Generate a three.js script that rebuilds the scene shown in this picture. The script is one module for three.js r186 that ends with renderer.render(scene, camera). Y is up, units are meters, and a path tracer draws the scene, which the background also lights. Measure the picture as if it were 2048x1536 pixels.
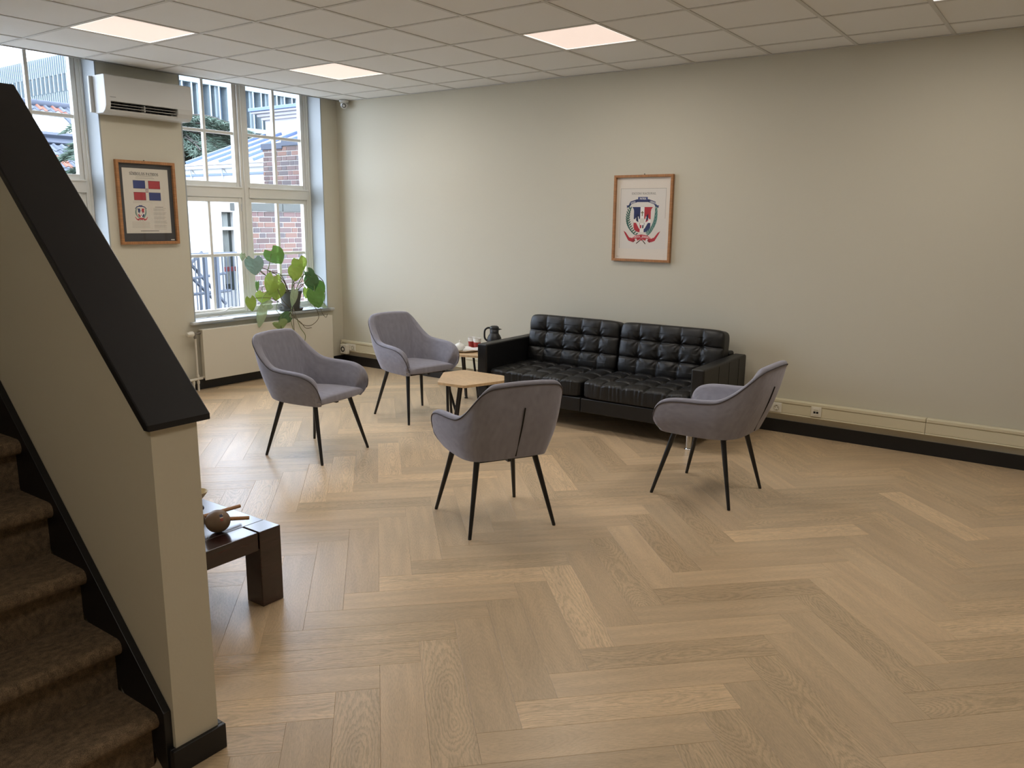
import * as THREE from 'three';
import { RoundedBoxGeometry } from 'three/addons/geometries/RoundedBoxGeometry.js';
import { mergeGeometries, mergeVertices, toCreasedNormals } from 'three/addons/utils/BufferGeometryUtils.js';
import { RectAreaLightUniformsLib } from 'three/addons/lights/RectAreaLightUniformsLib.js';
import { createNoise2D, createNoise3D } from 'simplex-noise';

// ---------------------------------------------------------------- camera, sky, exposure
// x runs along the long wall away from the windows, z runs along the window wall, y is up, corner of the room at 0,0,0
const scene = new THREE.Scene();
const renderer = new THREE.WebGLRenderer({ antialias: true });
renderer.toneMapping = THREE.LinearToneMapping;
renderer.toneMappingExposure = 1.2;
renderer.shadowMap.enabled = true;
RectAreaLightUniformsLib.init();

const camera = new THREE.PerspectiveCamera(2 * Math.atan(768 / 1602.2) * 180 / Math.PI, 2048 / 1536, 0.05, 300);
{
  const yaw = 0.61822, pitch = -0.20148, roll = 0.01049;
  const F = new THREE.Vector3(-Math.sin(yaw) * Math.cos(pitch), Math.sin(pitch), -Math.cos(yaw) * Math.cos(pitch));
  const r = new THREE.Vector3().crossVectors(F, new THREE.Vector3(0, 1, 0)).normalize();
  const u = new THREE.Vector3().crossVectors(r, F);
  const c = Math.cos(roll), s = Math.sin(roll);
  const r2 = r.clone().multiplyScalar(c).addScaledVector(u, s);
  const u2 = u.clone().multiplyScalar(c).addScaledVector(r, -s);
  const m = new THREE.Matrix4().makeBasis(r2, u2, F.clone().negate());
  camera.quaternion.setFromRotationMatrix(m);
  camera.position.set(6.771, 1.6126, 6.220);
}
// bright overcast sky
scene.background = new THREE.Color().setRGB(0.83, 0.97, 1.20);
scene.backgroundIntensity = 7.5;
const LAMP_POWER = 9.5;   // ceiling panels

// ---------------------------------------------------------------- helpers
function rng(seed) { let a = seed >>> 0; return () => { a = (a + 0x6D2B79F5) >>> 0; let t = a; t = Math.imul(t ^ (t >>> 15), t | 1); t ^= t + Math.imul(t ^ (t >>> 7), t | 61); return ((t ^ (t >>> 14)) >>> 0) / 4294967296; }; }
const R0 = rng(7);
const n2 = createNoise2D(rng(11)), n3 = createNoise3D(rng(12));
const used = new Map();
function numbered(name) { const k = used.get(name) || 0; used.set(name, k + 1); return k ? name + '_' + String(k).padStart(3, '0') : name; }
function mesh(name, geo, mat, parent = scene) {
  const m = new THREE.Mesh(geo, mat);
  m.name = parent === scene ? numbered(name) : name;
  m.castShadow = m.receiveShadow = true; parent.add(m); return m;
}
function thing(name, label, category, pos = [0, 0, 0], turn = 0, group) {
  const o = new THREE.Group(); o.name = numbered(name); scene.add(o);
  o.position.set(...pos); o.rotation.y = turn; o.userData = { label, category };
  if (group) o.userData.group = group; return o;
}
function structure(name, label) { const o = new THREE.Group(); o.name = name; o.userData = { kind: 'structure', label, category: label.split(' ').slice(-1)[0] }; scene.add(o); return o; }
function part(parent, name) { const o = new THREE.Group(); o.name = name; parent.add(o); return o; }
// boxes given by two corners, with uv in metres
function uvm(g) {
  if (g.index) g = g.toNonIndexed();
  const p = g.attributes.position, n = g.attributes.normal, uv = new Float32Array(p.count * 2);
  for (let i = 0; i < p.count; i++) {
    const ax = Math.abs(n.getX(i)), ay = Math.abs(n.getY(i)), az = Math.abs(n.getZ(i));
    let a, b;
    if (ay >= ax && ay >= az) { a = p.getX(i); b = p.getZ(i); } else if (ax >= az) { a = p.getZ(i); b = p.getY(i); } else { a = p.getX(i); b = p.getY(i); }
    uv[2 * i] = a; uv[2 * i + 1] = b;
  }
  g.setAttribute('uv', new THREE.BufferAttribute(uv, 2)); return g;
}
function bx(x0, x1, y0, y1, z0, z1) { return uvm(new THREE.BoxGeometry(x1 - x0, y1 - y0, z1 - z0).translate((x0 + x1) / 2, (y0 + y1) / 2, (z0 + z1) / 2)); }
function rb(x0, x1, y0, y1, z0, z1, r = 0.005, s = 2) { return uvm(new RoundedBoxGeometry(x1 - x0, y1 - y0, z1 - z0, s, Math.min(r, (x1 - x0) / 2.01, (y1 - y0) / 2.01, (z1 - z0) / 2.01)).translate((x0 + x1) / 2, (y0 + y1) / 2, (z0 + z1) / 2)); }
function clean(g) { const h = g.index ? g.toNonIndexed() : g.clone(); for (const k of Object.keys(h.attributes)) if (!['position', 'normal', 'uv'].includes(k)) h.deleteAttribute(k); if (!h.attributes.uv) h.setAttribute('uv', new THREE.BufferAttribute(new Float32Array(h.attributes.position.count * 2), 2)); return h; }
function merge(...gs) { return mergeGeometries(gs.flat().map(clean)); }
const V = (x, y, z) => new THREE.Vector3(x, y, z);
function tube(pts, r, seg = 32, rad = 8, closed = false) { return new THREE.TubeGeometry(new THREE.CatmullRomCurve3(pts.map((p) => p.isVector3 ? p : V(...p)), closed, 'centripetal'), seg, r, rad, closed); }
function rod(a, b, r0, r1 = r0, seg = 12) {
  const A = V(...a), B = V(...b), d = B.clone().sub(A), g = new THREE.CylinderGeometry(r1, r0, d.length(), seg);
  g.applyQuaternion(new THREE.Quaternion().setFromUnitVectors(V(0, 1, 0), d.clone().normalize())); const c = A.add(B).multiplyScalar(0.5); return g.translate(c.x, c.y, c.z);
}
function lathe(pts, seg = 40) { return new THREE.LatheGeometry(pts.map((p) => new THREE.Vector2(p[0], p[1])), seg); }
// polygon in the x-y plane (list of [x,y]) pushed along z from z0 to z1
function prismXY(pts, z0, z1, bevel = 0) {
  const s = new THREE.Shape(pts.map((p) => new THREE.Vector2(...p)));
  const g = new THREE.ExtrudeGeometry(s, { depth: z1 - z0 - 2 * bevel, bevelEnabled: bevel > 0, bevelSize: bevel, bevelThickness: bevel, bevelOffset: -bevel, bevelSegments: 2, curveSegments: 8 });
  return uvm(g.translate(0, 0, z0 + bevel));
}
// polygon in the x-z plane pushed up from y0 to y1
function prismXZ(pts, y0, y1, bevel = 0) {
  const s = new THREE.Shape(pts.map((p) => new THREE.Vector2(p[0], -p[1])));
  const g = new THREE.ExtrudeGeometry(s, { depth: y1 - y0 - 2 * bevel, bevelEnabled: bevel > 0, bevelSize: bevel, bevelThickness: bevel, bevelOffset: -bevel, bevelSegments: 2, curveSegments: 8 });
  g.rotateX(-Math.PI / 2); return uvm(g.translate(0, y0 + bevel, 0));
}
const clamp = (x, a = 0, b = 1) => Math.min(b, Math.max(a, x));
const mix = (a, b, t) => a + (b - a) * t;
const smooth = (a, b, x) => { const t = clamp((x - a) / (b - a)); return t * t * (3 - 2 * t); };

// ---------------------------------------------------------------- textures
function dataTex(w, h, fn, srgb, rep) {
  const d = new Uint8Array(w * h * 4);
  for (let y = 0; y < h; y++) for (let x = 0; x < w; x++) { const c = fn(x, y), i = 4 * (y * w + x); if (Array.isArray(c)) { d[i] = clamp(c[0], 0, 255); d[i + 1] = clamp(c[1], 0, 255); d[i + 2] = clamp(c[2], 0, 255); } else d[i] = d[i + 1] = d[i + 2] = clamp(c, 0, 255); d[i + 3] = 255; }
  const t = new THREE.DataTexture(d, w, h); t.magFilter = THREE.LinearFilter; t.minFilter = THREE.LinearMipmapLinearFilter; t.generateMipmaps = true;
  t.wrapS = t.wrapT = THREE.RepeatWrapping; if (rep) t.repeat.set(rep, rep); if (srgb) t.colorSpace = THREE.SRGBColorSpace; t.needsUpdate = true; return t;
}
// tileable noise on a torus
function tnoise(N, f) { const k = 2 * Math.PI; const nn = createNoise3D(rng(N)); return (u, v) => { const a = Math.cos(k * u) * f / k, b = Math.sin(k * u) * f / k, c = Math.cos(k * v) * f / k, d = Math.sin(k * v) * f / k; return 0.5 * (nn(a + 3.1, b, c + d * 0.37) + nn(a, b + c * 0.61, d + 9.2)); }; }
const wA = tnoise(31, 90), wB = tnoise(32, 14), wC = tnoise(33, 260);
const plasterBump = dataTex(512, 512, (x, y) => 128 + 55 * wA(x / 512, y / 512) + 50 * wB(x / 512, y / 512), false, 0.8);
const speckBump = dataTex(512, 512, (x, y) => 128 + 70 * wC(x / 512, y / 512) + 40 * wA(x / 512, y / 512), false, 2.0);
const leatherBump = dataTex(512, 512, (x, y) => { const a = wC(x / 512, y / 512), b = wA(x / 512, y / 512); return 128 + 60 * Math.abs(a) + 50 * b; }, false, 4);
const velvetCol = dataTex(512, 512, (x, y) => { const a = wB(x / 512, y / 512), c = wC(x / 512, y / 512); const v = 236 + 13 * a + 7 * c; return [v, v, v]; }, true, 1.6);
const carpetTex = (() => { const r = rng(5); return dataTex(512, 512, (x, y) => { const a = wC(x / 512, y / 512), b = wB(x / 512, y / 512), s = r(); const v = 0.78 + 0.22 * a + 0.16 * b + (s - 0.5) * 0.5; return [176 * v, 150 * v, 120 * v]; }, true, 3); })();
const carpetBump = (() => { const r = rng(6); return dataTex(512, 512, (x, y) => 90 + 90 * wC(x / 512, y / 512) + 110 * (r() - 0.4), false, 3); })();

// oak planks: an atlas of 10 x 2 boards, colour and relief
const AW = 2048, AH = 2048, NC = 10, NR = 2;
const oak = (() => {
  const col = new Uint8Array(AW * AH * 4), bmp = new Uint8Array(AW * AH * 4), r = rng(77);
  const boards = Array.from({ length: NC * NR }, () => ({ ox: r() * 400, oy: r() * 400, tone: (r() - 0.5) * 0.15, warm: (r() - 0.5) * 0.008, off: (r() - 0.5) * 0.16, dep: 0.03 + r() * 0.10, wob: 0.02 + r() * 0.06, amp: r() < 0.45 ? 0.95 : 0.3, knot: r() < 0.3, kx: (r() - 0.5) * 0.09, ky: 0.15 + r() * 0.5, ring: 80 + r() * 50 }));
  const cw = AW / NC, ch = AH / NR;
  for (let y = 0; y < AH; y++) for (let x = 0; x < AW; x++) {
    const cx = Math.min(NC - 1, Math.floor(x / cw)), cy = Math.min(NR - 1, Math.floor(y / ch)), b = boards[cy * NC + cx];
    const u = ((x - cx * cw) / cw - 0.5) * 0.151, v = (y - cy * ch) / ch * 0.755; // metres on the board
    const px = u - b.off * 0.35 + b.wob * 0.35 * n2(b.ox + v * 2.1, b.oy) + 0.004 * n2(b.ox + u * 30, b.oy + v * 7);
    const dep = b.dep * 0.55 + b.wob * n2(b.ox + 50, b.oy + v * 1.7) + 0.006 * n2(b.ox + u * 9, b.oy + 20 + v * 4);
    let rad = Math.sqrt(px * px + dep * dep * 0.6);
    if (b.knot) { const dx = (u - b.kx), dy = (v - b.ky) * 0.33, d = Math.sqrt(dx * dx + dy * dy); rad += 0.016 * Math.exp(-d * d / 0.0006); }
    const ph = rad * b.ring + 0.25 * n2(b.ox + u * 120, b.oy + v * 18);
    let f = ph - Math.floor(ph); f = f < 0.72 ? f / 0.72 : (1 - f) / 0.28; // slow rise, quick fall
    const fine = n2(b.ox + u * 900, b.oy + v * 26), pore = n2(b.ox + 90 + u * 1700, b.oy + v * 44), broad = n2(b.ox + u * 16, b.oy + v * 1.5);
    const dark = Math.pow(f, 3);
    let k = 1 + b.tone - 0.11 * b.amp * dark + 0.05 * b.amp * Math.max(0, 1 - Math.abs(f - 0.25) * 5) + 0.05 * fine + 0.04 * broad - (pore > 0.62 ? 0.06 : 0);
    const i = 4 * (y * AW + x);
    col[i] = clamp(206 * k + 3 * b.warm * 60, 0, 255); col[i + 1] = clamp(180 * k * (1 - 0.1 * b.warm), 0, 255); col[i + 2] = clamp(146 * k * (1 - 0.9 * b.warm) - 4 * dark * b.amp, 0, 255); col[i + 3] = 255;
    const h = clamp(175 - 95 * b.amp * dark + 24 * fine - (pore > 0.6 ? 50 : 0), 0, 255); bmp[i] = bmp[i + 1] = bmp[i + 2] = h; bmp[i + 3] = 255;
  }
  const mk = (d, s) => { const t = new THREE.DataTexture(d, AW, AH); t.magFilter = THREE.LinearFilter; t.minFilter = THREE.LinearMipmapLinearFilter; t.generateMipmaps = true; if (s) t.colorSpace = THREE.SRGBColorSpace; t.needsUpdate = true; return t; };
  return { map: mk(col, true), bump: mk(bmp, false) };
})();
const darkWood = dataTex(512, 512, (x, y) => { const v = 0.82 + 0.22 * n2(x / 512 * 3, y / 512 * 40) + 0.14 * n2(x / 512 * 9 + 40, y / 512 * 160); return [60 * v, 34 * v, 33 * v]; }, true, 1.2);
const frameWood = dataTex(256, 256, (x, y) => { const v = 0.92 + 0.10 * n2(x / 256 * 60, y / 256 * 3) + 0.06 * n2(x / 256 * 160 + 40, y / 256 * 8); return [178 * v, 124 * v, 76 * v]; }, true, 2);

// ---------------------------------------------------------------- materials
const std = (color, roughness = 0.8, o = {}) => new THREE.MeshStandardMaterial({ color, roughness, ...o });
const phy = (color, roughness = 0.8, o = {}) => new THREE.MeshPhysicalMaterial({ color, roughness, ...o });
const M = {
  wall: std('#cac5b4', 0.9, { bumpMap: plasterBump, bumpScale: 0.0006 }),
  white: std('#e2e0d8', 0.45), reveal: std('#a2a8aa', 0.5), sill: std('#c9cccb', 0.5), tile: std('#ebecec', 0.95, { bumpMap: speckBump, bumpScale: 0.0012 }),
  grid: std('#d0d0ce', 0.6), metalEdge: std('#8f8d8a', 0.5, { metalness: 0.4 }),
  black: std('#15161a', 0.42), cap: phy('#14161d', 0.38), plank: phy('#ffffff', 0.30, { map: oak.map, bumpMap: oak.bump, bumpScale: 0.0007 }), joint: std('#bfa785', 0.9),
  cream: std('#d8d0b4', 0.5), creamDark: std('#b9b196', 0.55), socketWhite: std('#e4e0d2', 0.4), dark: std('#1a1a1b', 0.6),
  radiator: std('#d9d3c4', 0.45), pipe: std('#d9d3c6', 0.4), brass: std('#8d8880', 0.35, { metalness: 0.7 }),
  acWhite: std('#c6c6c3', 0.4), acGrey: std('#b9b8b3', 0.5), acDark: std('#1d2026', 0.5), acVane: std('#a9a8a4', 0.4),
  glass: phy('#ffffff', 0.0, { transmission: 1, thickness: 0, ior: 1.45 }),
  velvet: phy('#9897a3', 0.9, { map: velvetCol, sheen: 1.0, sheenRoughness: 0.8, sheenColor: new THREE.Color('#e4e2f0'), side: THREE.DoubleSide }), piping: std('#4c484b', 0.9), seam: std('#15130f', 0.9),
  chairLeg: std('#17171a', 0.35), leather: phy('#111214', 0.44, { bumpMap: leatherBump, bumpScale: 0.0005 }), leatherSeam: std('#08090a', 0.5), chrome: std('#c8c8c8', 0.14, { metalness: 1 }),
  tableTop: phy('#fbf6ee', 0.42, { map: oak.map, bumpMap: oak.bump, bumpScale: 0.0004 }), tableEdge: std('#a98a60', 0.55), hairpin: std('#1b1819', 0.45),
  bench: phy('#ffffff', 0.22, { map: darkWood, clearcoat: 0.6, clearcoatRoughness: 0.18 }), carpet: std('#ffffff', 1, { map: carpetTex, bumpMap: carpetBump, bumpScale: 0.006 }),
  frame: std('#ffffff', 0.5, { map: frameWood }), porcelain: phy('#eceae4', 0.18), red: std('#a3342f', 0.5), jug: std('#1c1e21', 0.4), paper: std('#eceae6', 0.8),
  gourd: std('#7d6855', 0.5), stick: std('#b88a63', 0.55), navy: std('#242c48', 0.6), potDark: std('#4b4944', 0.7), soil: std('#3b2c20', 1), stem: std('#5d5238', 0.8), stemGreen: std('#6f7f45', 0.7),
};

// ---------------------------------------------------------------- room shell
const RX = 9.3, RZ = 7.6, H = 2.829, SL = 3.10, T = 0.34;   // room size, hung ceiling, slab height, wall thickness
const WIN = [0.215, 2.587], WW = 1.638, SILL = 0.62, WTOP = 3.02;
function solidMesh(name, label, geo, mat) { const m = mesh(name, geo, mat); m.userData = { kind: 'structure', label, category: label.split(' ').slice(-1)[0] }; return m; }
solidMesh('wall_left', 'greige plastered window wall with white reveals on the left wall', merge(
  bx(-T, 0, -0.15, SILL, -0.2, RZ), bx(-T, 0, WTOP, SL, -0.2, RZ),
  bx(-T, 0, SILL, WTOP, -0.2, WIN[0]), bx(-T, 0, SILL, WTOP, WIN[0] + WW, WIN[1]), bx(-T, 0, SILL, WTOP, WIN[1] + WW, RZ)), M.wall);
solidMesh('wall_right', 'long greige plastered wall behind the black sofa wall', bx(0, RX, -0.15, SL, -0.2, 0), M.wall);
solidMesh('wall_back', 'greige plastered wall behind the viewer wall', bx(RX, RX + 0.2, -0.15, SL, -0.2, RZ + 0.2), M.wall);
solidMesh('wall_near', 'greige plastered wall beyond the staircase wall', bx(-T, RX, -0.15, SL, RZ, RZ + 0.2), M.wall);

// floor: oak herringbone boards laid at 45 degrees
{
  const floor = structure('floor', 'light oak herringbone plank floor');
  mesh('underlay', bx(0, RX, -0.15, -0.012, 0, RZ), M.joint, floor);
  const w = 0.151, L = 5 * w, q = Math.SQRT1_2, gap = 0.0002;
  const toXZ = (a, b) => [(a - b) * q, -(a + b) * q];
  // anchor: the corner (a,b) = (5,1) units lies at x 4.8245, z 4.306
  const an = toXZ(5 * w, 1 * w), ox = 4.8245 - an[0], oz = 4.306 - an[1];
  const variants = [];
  function boardGeo(poly, vIdx, along, a0, b0) {   // poly in (a,b); uv from the atlas
    const cx = vIdx % NC, cy = Math.floor(vIdx / NC) % NR, top = 0, bev = 0.0007, n = poly.length;
    const ca = poly.reduce((s, p) => s + p[0], 0) / n, cb = poly.reduce((s, p) => s + p[1], 0) / n;
    const inner = poly.map(([a, b]) => { const da = ca - a, db = cb - b; return [a + Math.sign(da) * Math.min(bev, Math.abs(da)), b + Math.sign(db) * Math.min(bev, Math.abs(db))]; });
    const pos = [], uv = [], push = (a, b, y) => { const [x, z] = toXZ(a, b); pos.push(x, y, z); let s, t; if (along === 'a') { s = (b - b0) / w; t = (a - a0) / L; } else { s = (a - a0) / w; t = (b - b0) / L; } uv.push((cx + 0.02 + 0.96 * clamp(s)) / NC, (cy + 0.01 + 0.98 * clamp(t)) / NR); };
    for (let i = 1; i < n - 1; i++) { push(...inner[0], top); push(...inner[i], top); push(...inner[i + 1], top); }
    for (let i = 0; i < n; i++) { const j = (i + 1) % n, A = poly[i], B = poly[j], a = inner[i], b = inner[j];
      push(...a, top); push(...A, top - 0.0006); push(...b, top); push(...b, top); push(...A, top - 0.0006); push(...B, top - 0.0006);
      push(...A, top - 0.0006); push(...A, -0.012); push(...B, top - 0.0006); push(...B, top - 0.0006); push(...A, -0.012); push(...B, -0.012); }
    const g = new THREE.BufferGeometry(); g.setAttribute('position', new THREE.Float32BufferAttribute(pos, 3)); g.setAttribute('uv', new THREE.Float32BufferAttribute(uv, 2)); g.computeVertexNormals();
    // make the top face point up
    if (g.attributes.normal.getY(0) < 0) { const p = g.attributes.position, u = g.attributes.uv; for (let i = 0; i < p.count; i += 3) { for (const at of [p, u]) { const k = at.itemSize; for (let c = 0; c < k; c++) { const s1 = at.array[(i + 1) * k + c]; at.array[(i + 1) * k + c] = at.array[(i + 2) * k + c]; at.array[(i + 2) * k + c] = s1; } } } g.computeVertexNormals(); }
    return g;
  }
  const rectA = [[gap, gap], [L - gap, gap], [L - gap, w - gap], [gap, w - gap]], rectB = [[gap, gap], [w - gap, gap], [w - gap, L - gap], [gap, L - gap]];
  const VA = Array.from({ length: NC * NR }, (_, i) => boardGeo(rectA, i, 'a', 0, 0)), VB = Array.from({ length: NC * NR }, (_, i) => boardGeo(rectB, i, 'b', 0, 0));
  function clip(poly, f) { const out = []; for (let i = 0; i < poly.length; i++) { const A = poly[i], B = poly[(i + 1) % poly.length], fa = f(A), fb = f(B); if (fa >= 0) out.push(A); if ((fa > 0 && fb < 0) || (fa < 0 && fb > 0)) { const t = fa / (fa - fb); out.push([mix(A[0], B[0], t), mix(A[1], B[1], t)]); } } return out; }
  const r = rng(21), rest = [], boards = [];
  const x1 = RX - 0.001, z1 = RZ - 0.001;
  for (let n = -12; n < 14; n++) for (let k = -70; k < 40; k++) for (const kind of ['a', 'b']) {
    let a0 = (k + 5 * n) * w, b0 = (k - 5 * n) * w; if (kind === 'b') b0 += w;
    const poly = (kind === 'a' ? rectA : rectB).map(([a, b]) => [a + a0, b + b0]);
    const pts = poly.map(([a, b]) => { const t = toXZ(a, b); return [t[0] + ox, t[1] + oz]; });
    if (pts.every((p) => p[0] < 0) || pts.every((p) => p[0] > x1) || pts.every((p) => p[1] < 0) || pts.every((p) => p[1] > z1)) continue;
    const vi = Math.floor(r() * NC * NR), inside = pts.every((p) => p[0] > 0.001 && p[0] < x1 && p[1] > 0.001 && p[1] < z1);
    const c = [pts.reduce((s, p) => s + p[0], 0) / 4, pts.reduce((s, p) => s + p[1], 0) / 4];
    // in view: inside the camera's wedge on the floor
    const dx = c[0] - 6.771, dz = c[1] - 6.22, yaw = 0.61822, fw = -Math.sin(yaw) * dx - Math.cos(yaw) * dz, rt = Math.cos(yaw) * dx - Math.sin(yaw) * dz;
    const seen = fw > 2.3 && Math.abs(rt) < 0.66 * fw + 0.25 && !(c[0] < 4.7 && c[1] > 4.98);
    let g, off;
    if (inside) { g = (kind === 'a' ? VA : VB)[vi]; const t = toXZ(a0, b0); off = [t[0] + ox, t[1] + oz]; } else {
      let cp = poly; const X = (p) => toXZ(...p)[0] + ox, Z = (p) => toXZ(...p)[1] + oz;
      for (const f of [(p) => X(p) - 0.001, (p) => x1 - X(p), (p) => Z(p) - 0.001, (p) => z1 - Z(p)]) cp = clip(cp, f);
      if (cp.length < 3) continue;
      g = boardGeo(cp, vi, kind, a0, b0); off = [ox, oz];
    }
    boards.push({ g, off, seen, d: fw });
  }
  boards.filter((b) => b.seen).sort((a, b) => a.d - b.d).forEach((b, i) => { b.own = i < 300; });
  for (const b of boards) if (b.own) { const m = mesh('plank', b.g, M.plank, floor); m.position.set(b.off[0], 0, b.off[1]); } else rest.push(b.g.clone().translate(b.off[0], 0, b.off[1]));
  const s = mesh('plank_field', mergeGeometries(rest), M.plank, floor); s.userData.kind = 'stuff';
}

// hung ceiling: 0.6 m tiles on white tees, slab above
const GX = 0.4677, GZ = 0.3388, LAMPS = [];
LAMPS.push([2, 2], [6, 2], [10, 2], [2, 5], [6, 5], [10, 5], [10, 11]);
{
  const ceiling = structure('ceiling', 'white hung tile ceiling');
  mesh('slab', bx(-T, RX + 0.2, SL, SL + 0.2, -0.2, RZ + 0.2), M.tile, ceiling);
  const ex = 0.09, tile = uvm(new THREE.BoxGeometry(0.578, 0.014, 0.578));
  const isLamp = (i, j) => LAMPS.some(([a, b]) => a === i && b === j);
  const nx = Math.ceil((RX - GX) / 0.6), nz = Math.ceil((RZ - GZ) / 0.6);
  for (let i = 0; i <= nx; i++) for (let j = 0; j <= nz; j++) {
    if (isLamp(i, j)) continue;
    const x0 = i ? GX + 0.6 * (i - 1) : ex, x1 = Math.min(GX + 0.6 * i, RX), z0 = j ? GZ + 0.6 * (j - 1) : 0, z1 = Math.min(GZ + 0.6 * j, RZ);
    if (x1 - x0 < 0.05 || z1 - z0 < 0.05) continue;
    const full = x1 - x0 > 0.599 && z1 - z0 > 0.599;
    const m = mesh('tile', full ? tile : uvm(new THREE.BoxGeometry(x1 - x0 - 0.014, 0.014, z1 - z0 - 0.014)), M.tile, ceiling);
    m.position.set((x0 + x1) / 2, H + 0.011, (z0 + z1) / 2);
  }
  for (let i = 0; i < nx; i++) { const x = GX + 0.6 * i; mesh('grid_bar', merge(bx(x - 0.012, x + 0.012, H, H + 0.003, 0, RZ), bx(x - 0.002, x + 0.002, H + 0.003, H + 0.04, 0, RZ)), M.grid, ceiling); }
  for (let j = 0; j < nz; j++) { const z = GZ + 0.6 * j; mesh('grid_bar', merge(bx(ex, RX, H + 0.0003, H + 0.0033, z - 0.012, z + 0.012), bx(ex, RX, H + 0.0033, H + 0.04, z - 0.002, z + 0.002)), M.grid, ceiling); }
  mesh('edge_angle', merge(bx(ex - 0.004, ex, H - 0.002, H + 0.055, 0, RZ), bx(ex, ex + 0.02, H - 0.002, H + 0.002, 0, RZ)), M.metalEdge, ceiling);
  mesh('wall_angle', merge(bx(ex, RX, H - 0.001, H + 0.002, 0, 0.018)), M.grid, ceiling);
}
// ceiling light panels
const lampNames = ['square light panel above the two chairs by the plant', 'square light panel over the black sofa', 'square light panel cut by the top right edge of the picture', 'large square light panel nearest the air conditioner', 'square light panel over the middle of the room', 'square light panel in front of the viewer overhead', 'square light panel overhead beyond the viewer on the stair side'];
const panelGlow = new THREE.MeshStandardMaterial({ color: '#f4e9e2', roughness: 0.6, emissive: new THREE.Color().setRGB(1.0, 0.80, 0.70), emissiveIntensity: 0.60 });
const panelRim = new THREE.MeshStandardMaterial({ color: '#fbf4ee', roughness: 0.5, emissive: new THREE.Color().setRGB(1.0, 0.92, 0.84), emissiveIntensity: 1.0 });
LAMPS.forEach(([i, j], n) => {
  const cx = GX + 0.6 * (i - 0.5), cz = GZ + 0.6 * (j - 0.5);
  const t = thing('ceiling_light', lampNames[n], 'light', [cx, H, cz], 0, 'ceiling light panels');
  mesh('frame', merge(bx(-0.29, 0.29, 0.003, 0.03, -0.29, -0.284), bx(-0.29, 0.29, 0.003, 0.03, 0.284, 0.29), bx(-0.29, -0.284, 0.003, 0.03, -0.284, 0.284), bx(0.284, 0.29, 0.003, 0.03, -0.284, 0.284), bx(-0.29, 0.29, 0.03, 0.05, -0.29, 0.29)), M.grid, t);
  mesh('diffuser', bx(-0.272, 0.272, 0.006, 0.012, -0.272, 0.272), panelGlow, t);
  mesh('glowing_rim', merge(bx(-0.284, 0.284, 0.005, 0.012, -0.284, -0.272), bx(-0.284, 0.284, 0.005, 0.012, 0.272, 0.284), bx(-0.284, -0.272, 0.005, 0.012, -0.272, 0.272), bx(0.272, 0.284, 0.005, 0.012, -0.272, 0.272)), panelRim, t);
  const l = new THREE.RectAreaLight(new THREE.Color().setRGB(1.0, 0.935, 0.84), LAMP_POWER, 0.56, 0.56);
  l.position.set(0, -0.002, 0); l.rotation.x = -Math.PI / 2; t.add(l);
});

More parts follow.
